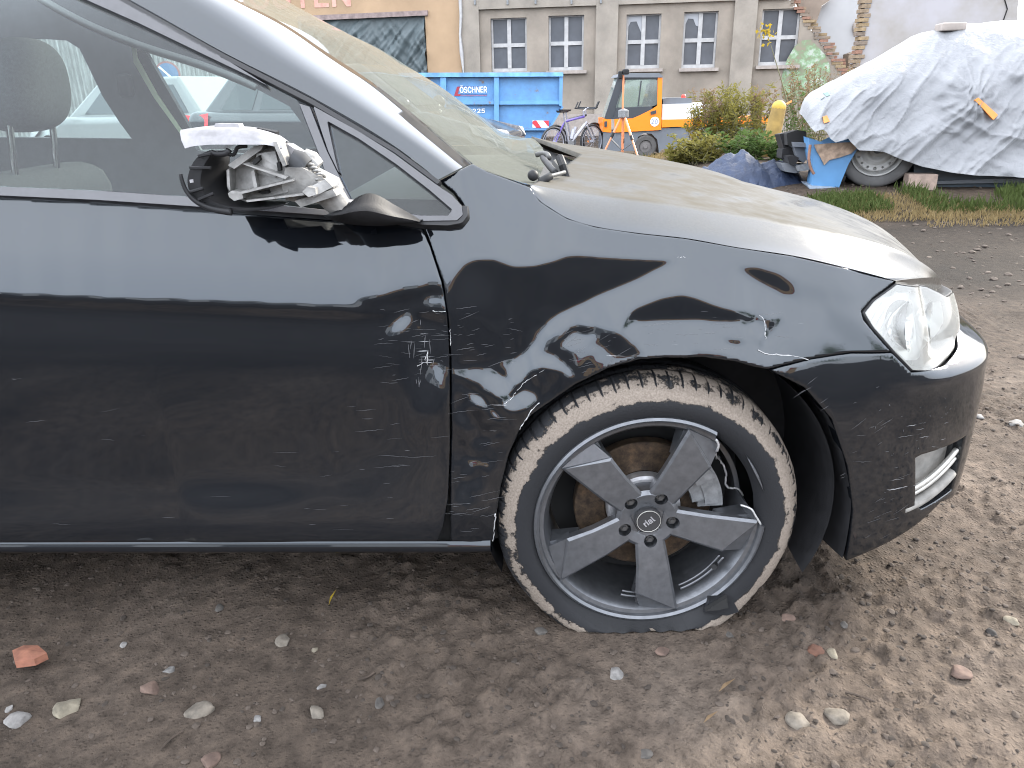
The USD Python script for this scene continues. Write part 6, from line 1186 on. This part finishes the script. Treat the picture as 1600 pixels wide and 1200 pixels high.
for p_, w_, k_, l_ in SL: stone(p_, w_, k_, l_)
# a brick shard and autumn leaves
q = upZ([(22, 1026), (40, 1018), (62, 1018), (76, 1030), (56, 1040), (26, 1044)], .012); obj('brick_shard', hull(np.vstack([q, q+[0, 0, .016], q.mean(0)+[[0, 0, .022]]])), plain('shard_red', (.21, .088, .055), .85, noise=.35, scale=40), None, label='flat orange red brick shard at the left edge of the ground', cat='brick shard')
for px, L_, m, lb in (((514, 950), .035, 'lyy', 'small yellow leaf stuck upright in the shade under the car'), ((1122, 1092), .035, 'lb', 'curled pale leaf on the soil below the wheel'), ((1098, 1140), .03, 'lb', 'dry beige leaf near the bottom centre'), ((1455, 640), .05, 'lb', 'brown leaf on the soil right of the headlight')):
    p = upZ([px], 0)[0]; p[2] = float(ground_z(p[0], p[1])[0])+.006; obj('leaf', leaves(p[None], np.array([[.3, .2, .9 if 'upright' in lb else .2]]), L_, L_*.5, np.random.RandomState(3)), M[m], None, label=lb, cat='leaf')
for k, pts in enumerate((((252, 1172), (268, 1158), (288, 1146)), ((560, 1066), (575, 1062), (586, 1058)), ((1320, 1082), (1340, 1088), (1366, 1100)))):
    q = upZ(pts, 0); q[:, 2] = ground_z(q[:, 0], q[:, 1])+.006; obj('twig', tube(spl(q, 8), .0022, 5), M['lb'] if 0 else STM['brown'], None, label=('thin twig at lower left below the flat pale stone', 'short twig above the dark clods in the middle', 'thin root fibre right of the wheel')[k], cat='twig')
# small pebbles and clods nobody could count
protos = [stone_mesh(1., rng, .62, 16, 1) for _ in range(10)]
def scatter(name, label, n, seed, rlo, rhi, m, dens, box_=(-1.7, 2.6, -.62, 1.9), catg='gravel'):
    rg = np.random.RandomState(seed); Vs = []; Fs = []; o = 0; x = rg.uniform(box_[0], box_[1], n*3); y = rg.uniform(box_[2], box_[3], n*3); k = rg.uniform(size=n*3) < dens(x, y); x, y = x[k][:n], y[k][:n]; z = ground_z(x, y); r = rlo*(rhi/rlo)**(rg.uniform(size=len(x))**2.2)
    k = np.hypot((x-.01)/.17, (y-.1)/.15) > 1; x, y, z, r = x[k], y[k], z[k], r[k]
    for i in range(len(x)):
        p = protos[rg.randint(10)]; a = rg.uniform(0, 6.28); ca, sa = math.cos(a), math.sin(a); v = p.vertices*r[i]; v = np.stack([v[:, 0]*ca-v[:, 1]*sa, v[:, 0]*sa+v[:, 1]*ca, v[:, 2]], 1)*[1, 1, .8]+[x[i], y[i], z[i]+r[i]*.05]; Vs.append(v); Fs.append(p.faces+o); o += len(v)
    obj(name, (np.vstack(Vs), np.vstack(Fs)), m, None, smooth=False, label=label, cat=catg, kind='stuff')
PEB = mat('pebble_mix', {'g': ('geometry', {}), 'r': ('rgb_ramp', {'ramp': [(0, (.065, .050, .039)), (.45, (.105, .081, .063)), (.75, (.145, .116, .092)), (.93, (.20, .165, .13)), (.97, (.17, .10, .07)), (1, (.25, .22, .185))]}), 'p': ('principled_bsdf', {'roughness': .9})}, [('g.random_per_island', 'r.fac'), ('r.color', 'p.base_color')])
CLOD = mat('soil_clods', {'g': ('geometry', {}), 'r': ('rgb_ramp', {'ramp': [(0, (.036, .028, .022)), (.6, (.064, .049, .038)), (1, (.105, .08, .062))]}), 'p': ('principled_bsdf', {'roughness': .95})}, [('g.random_per_island', 'r.fac'), ('r.color', 'p.base_color')])
dc = lambda x, y: np.clip(smooth(meshkit.fbm(np.stack([x*2.6, y*2.6, 0*x], -1), 2, 21), .45, .60)+.12, 0, 1)
scatter('clods', 'loose dark crumbs of soil in patches around the wheel', 7500, 3, .0018, .0095, CLOD, dc, catg='soil')
scatter('pebbles', 'small mixed pebbles strewn over the bare soil', 9000, 4, .0012, .010, PEB, lambda x, y: .55+0*x)
scatter('pebbles', 'small stones strewn over the open ground in front of the covered car', 2600, 5, .004, .028, PEB, lambda x, y: .5+0*x, (.9, 5.5, 1.6, 6.))
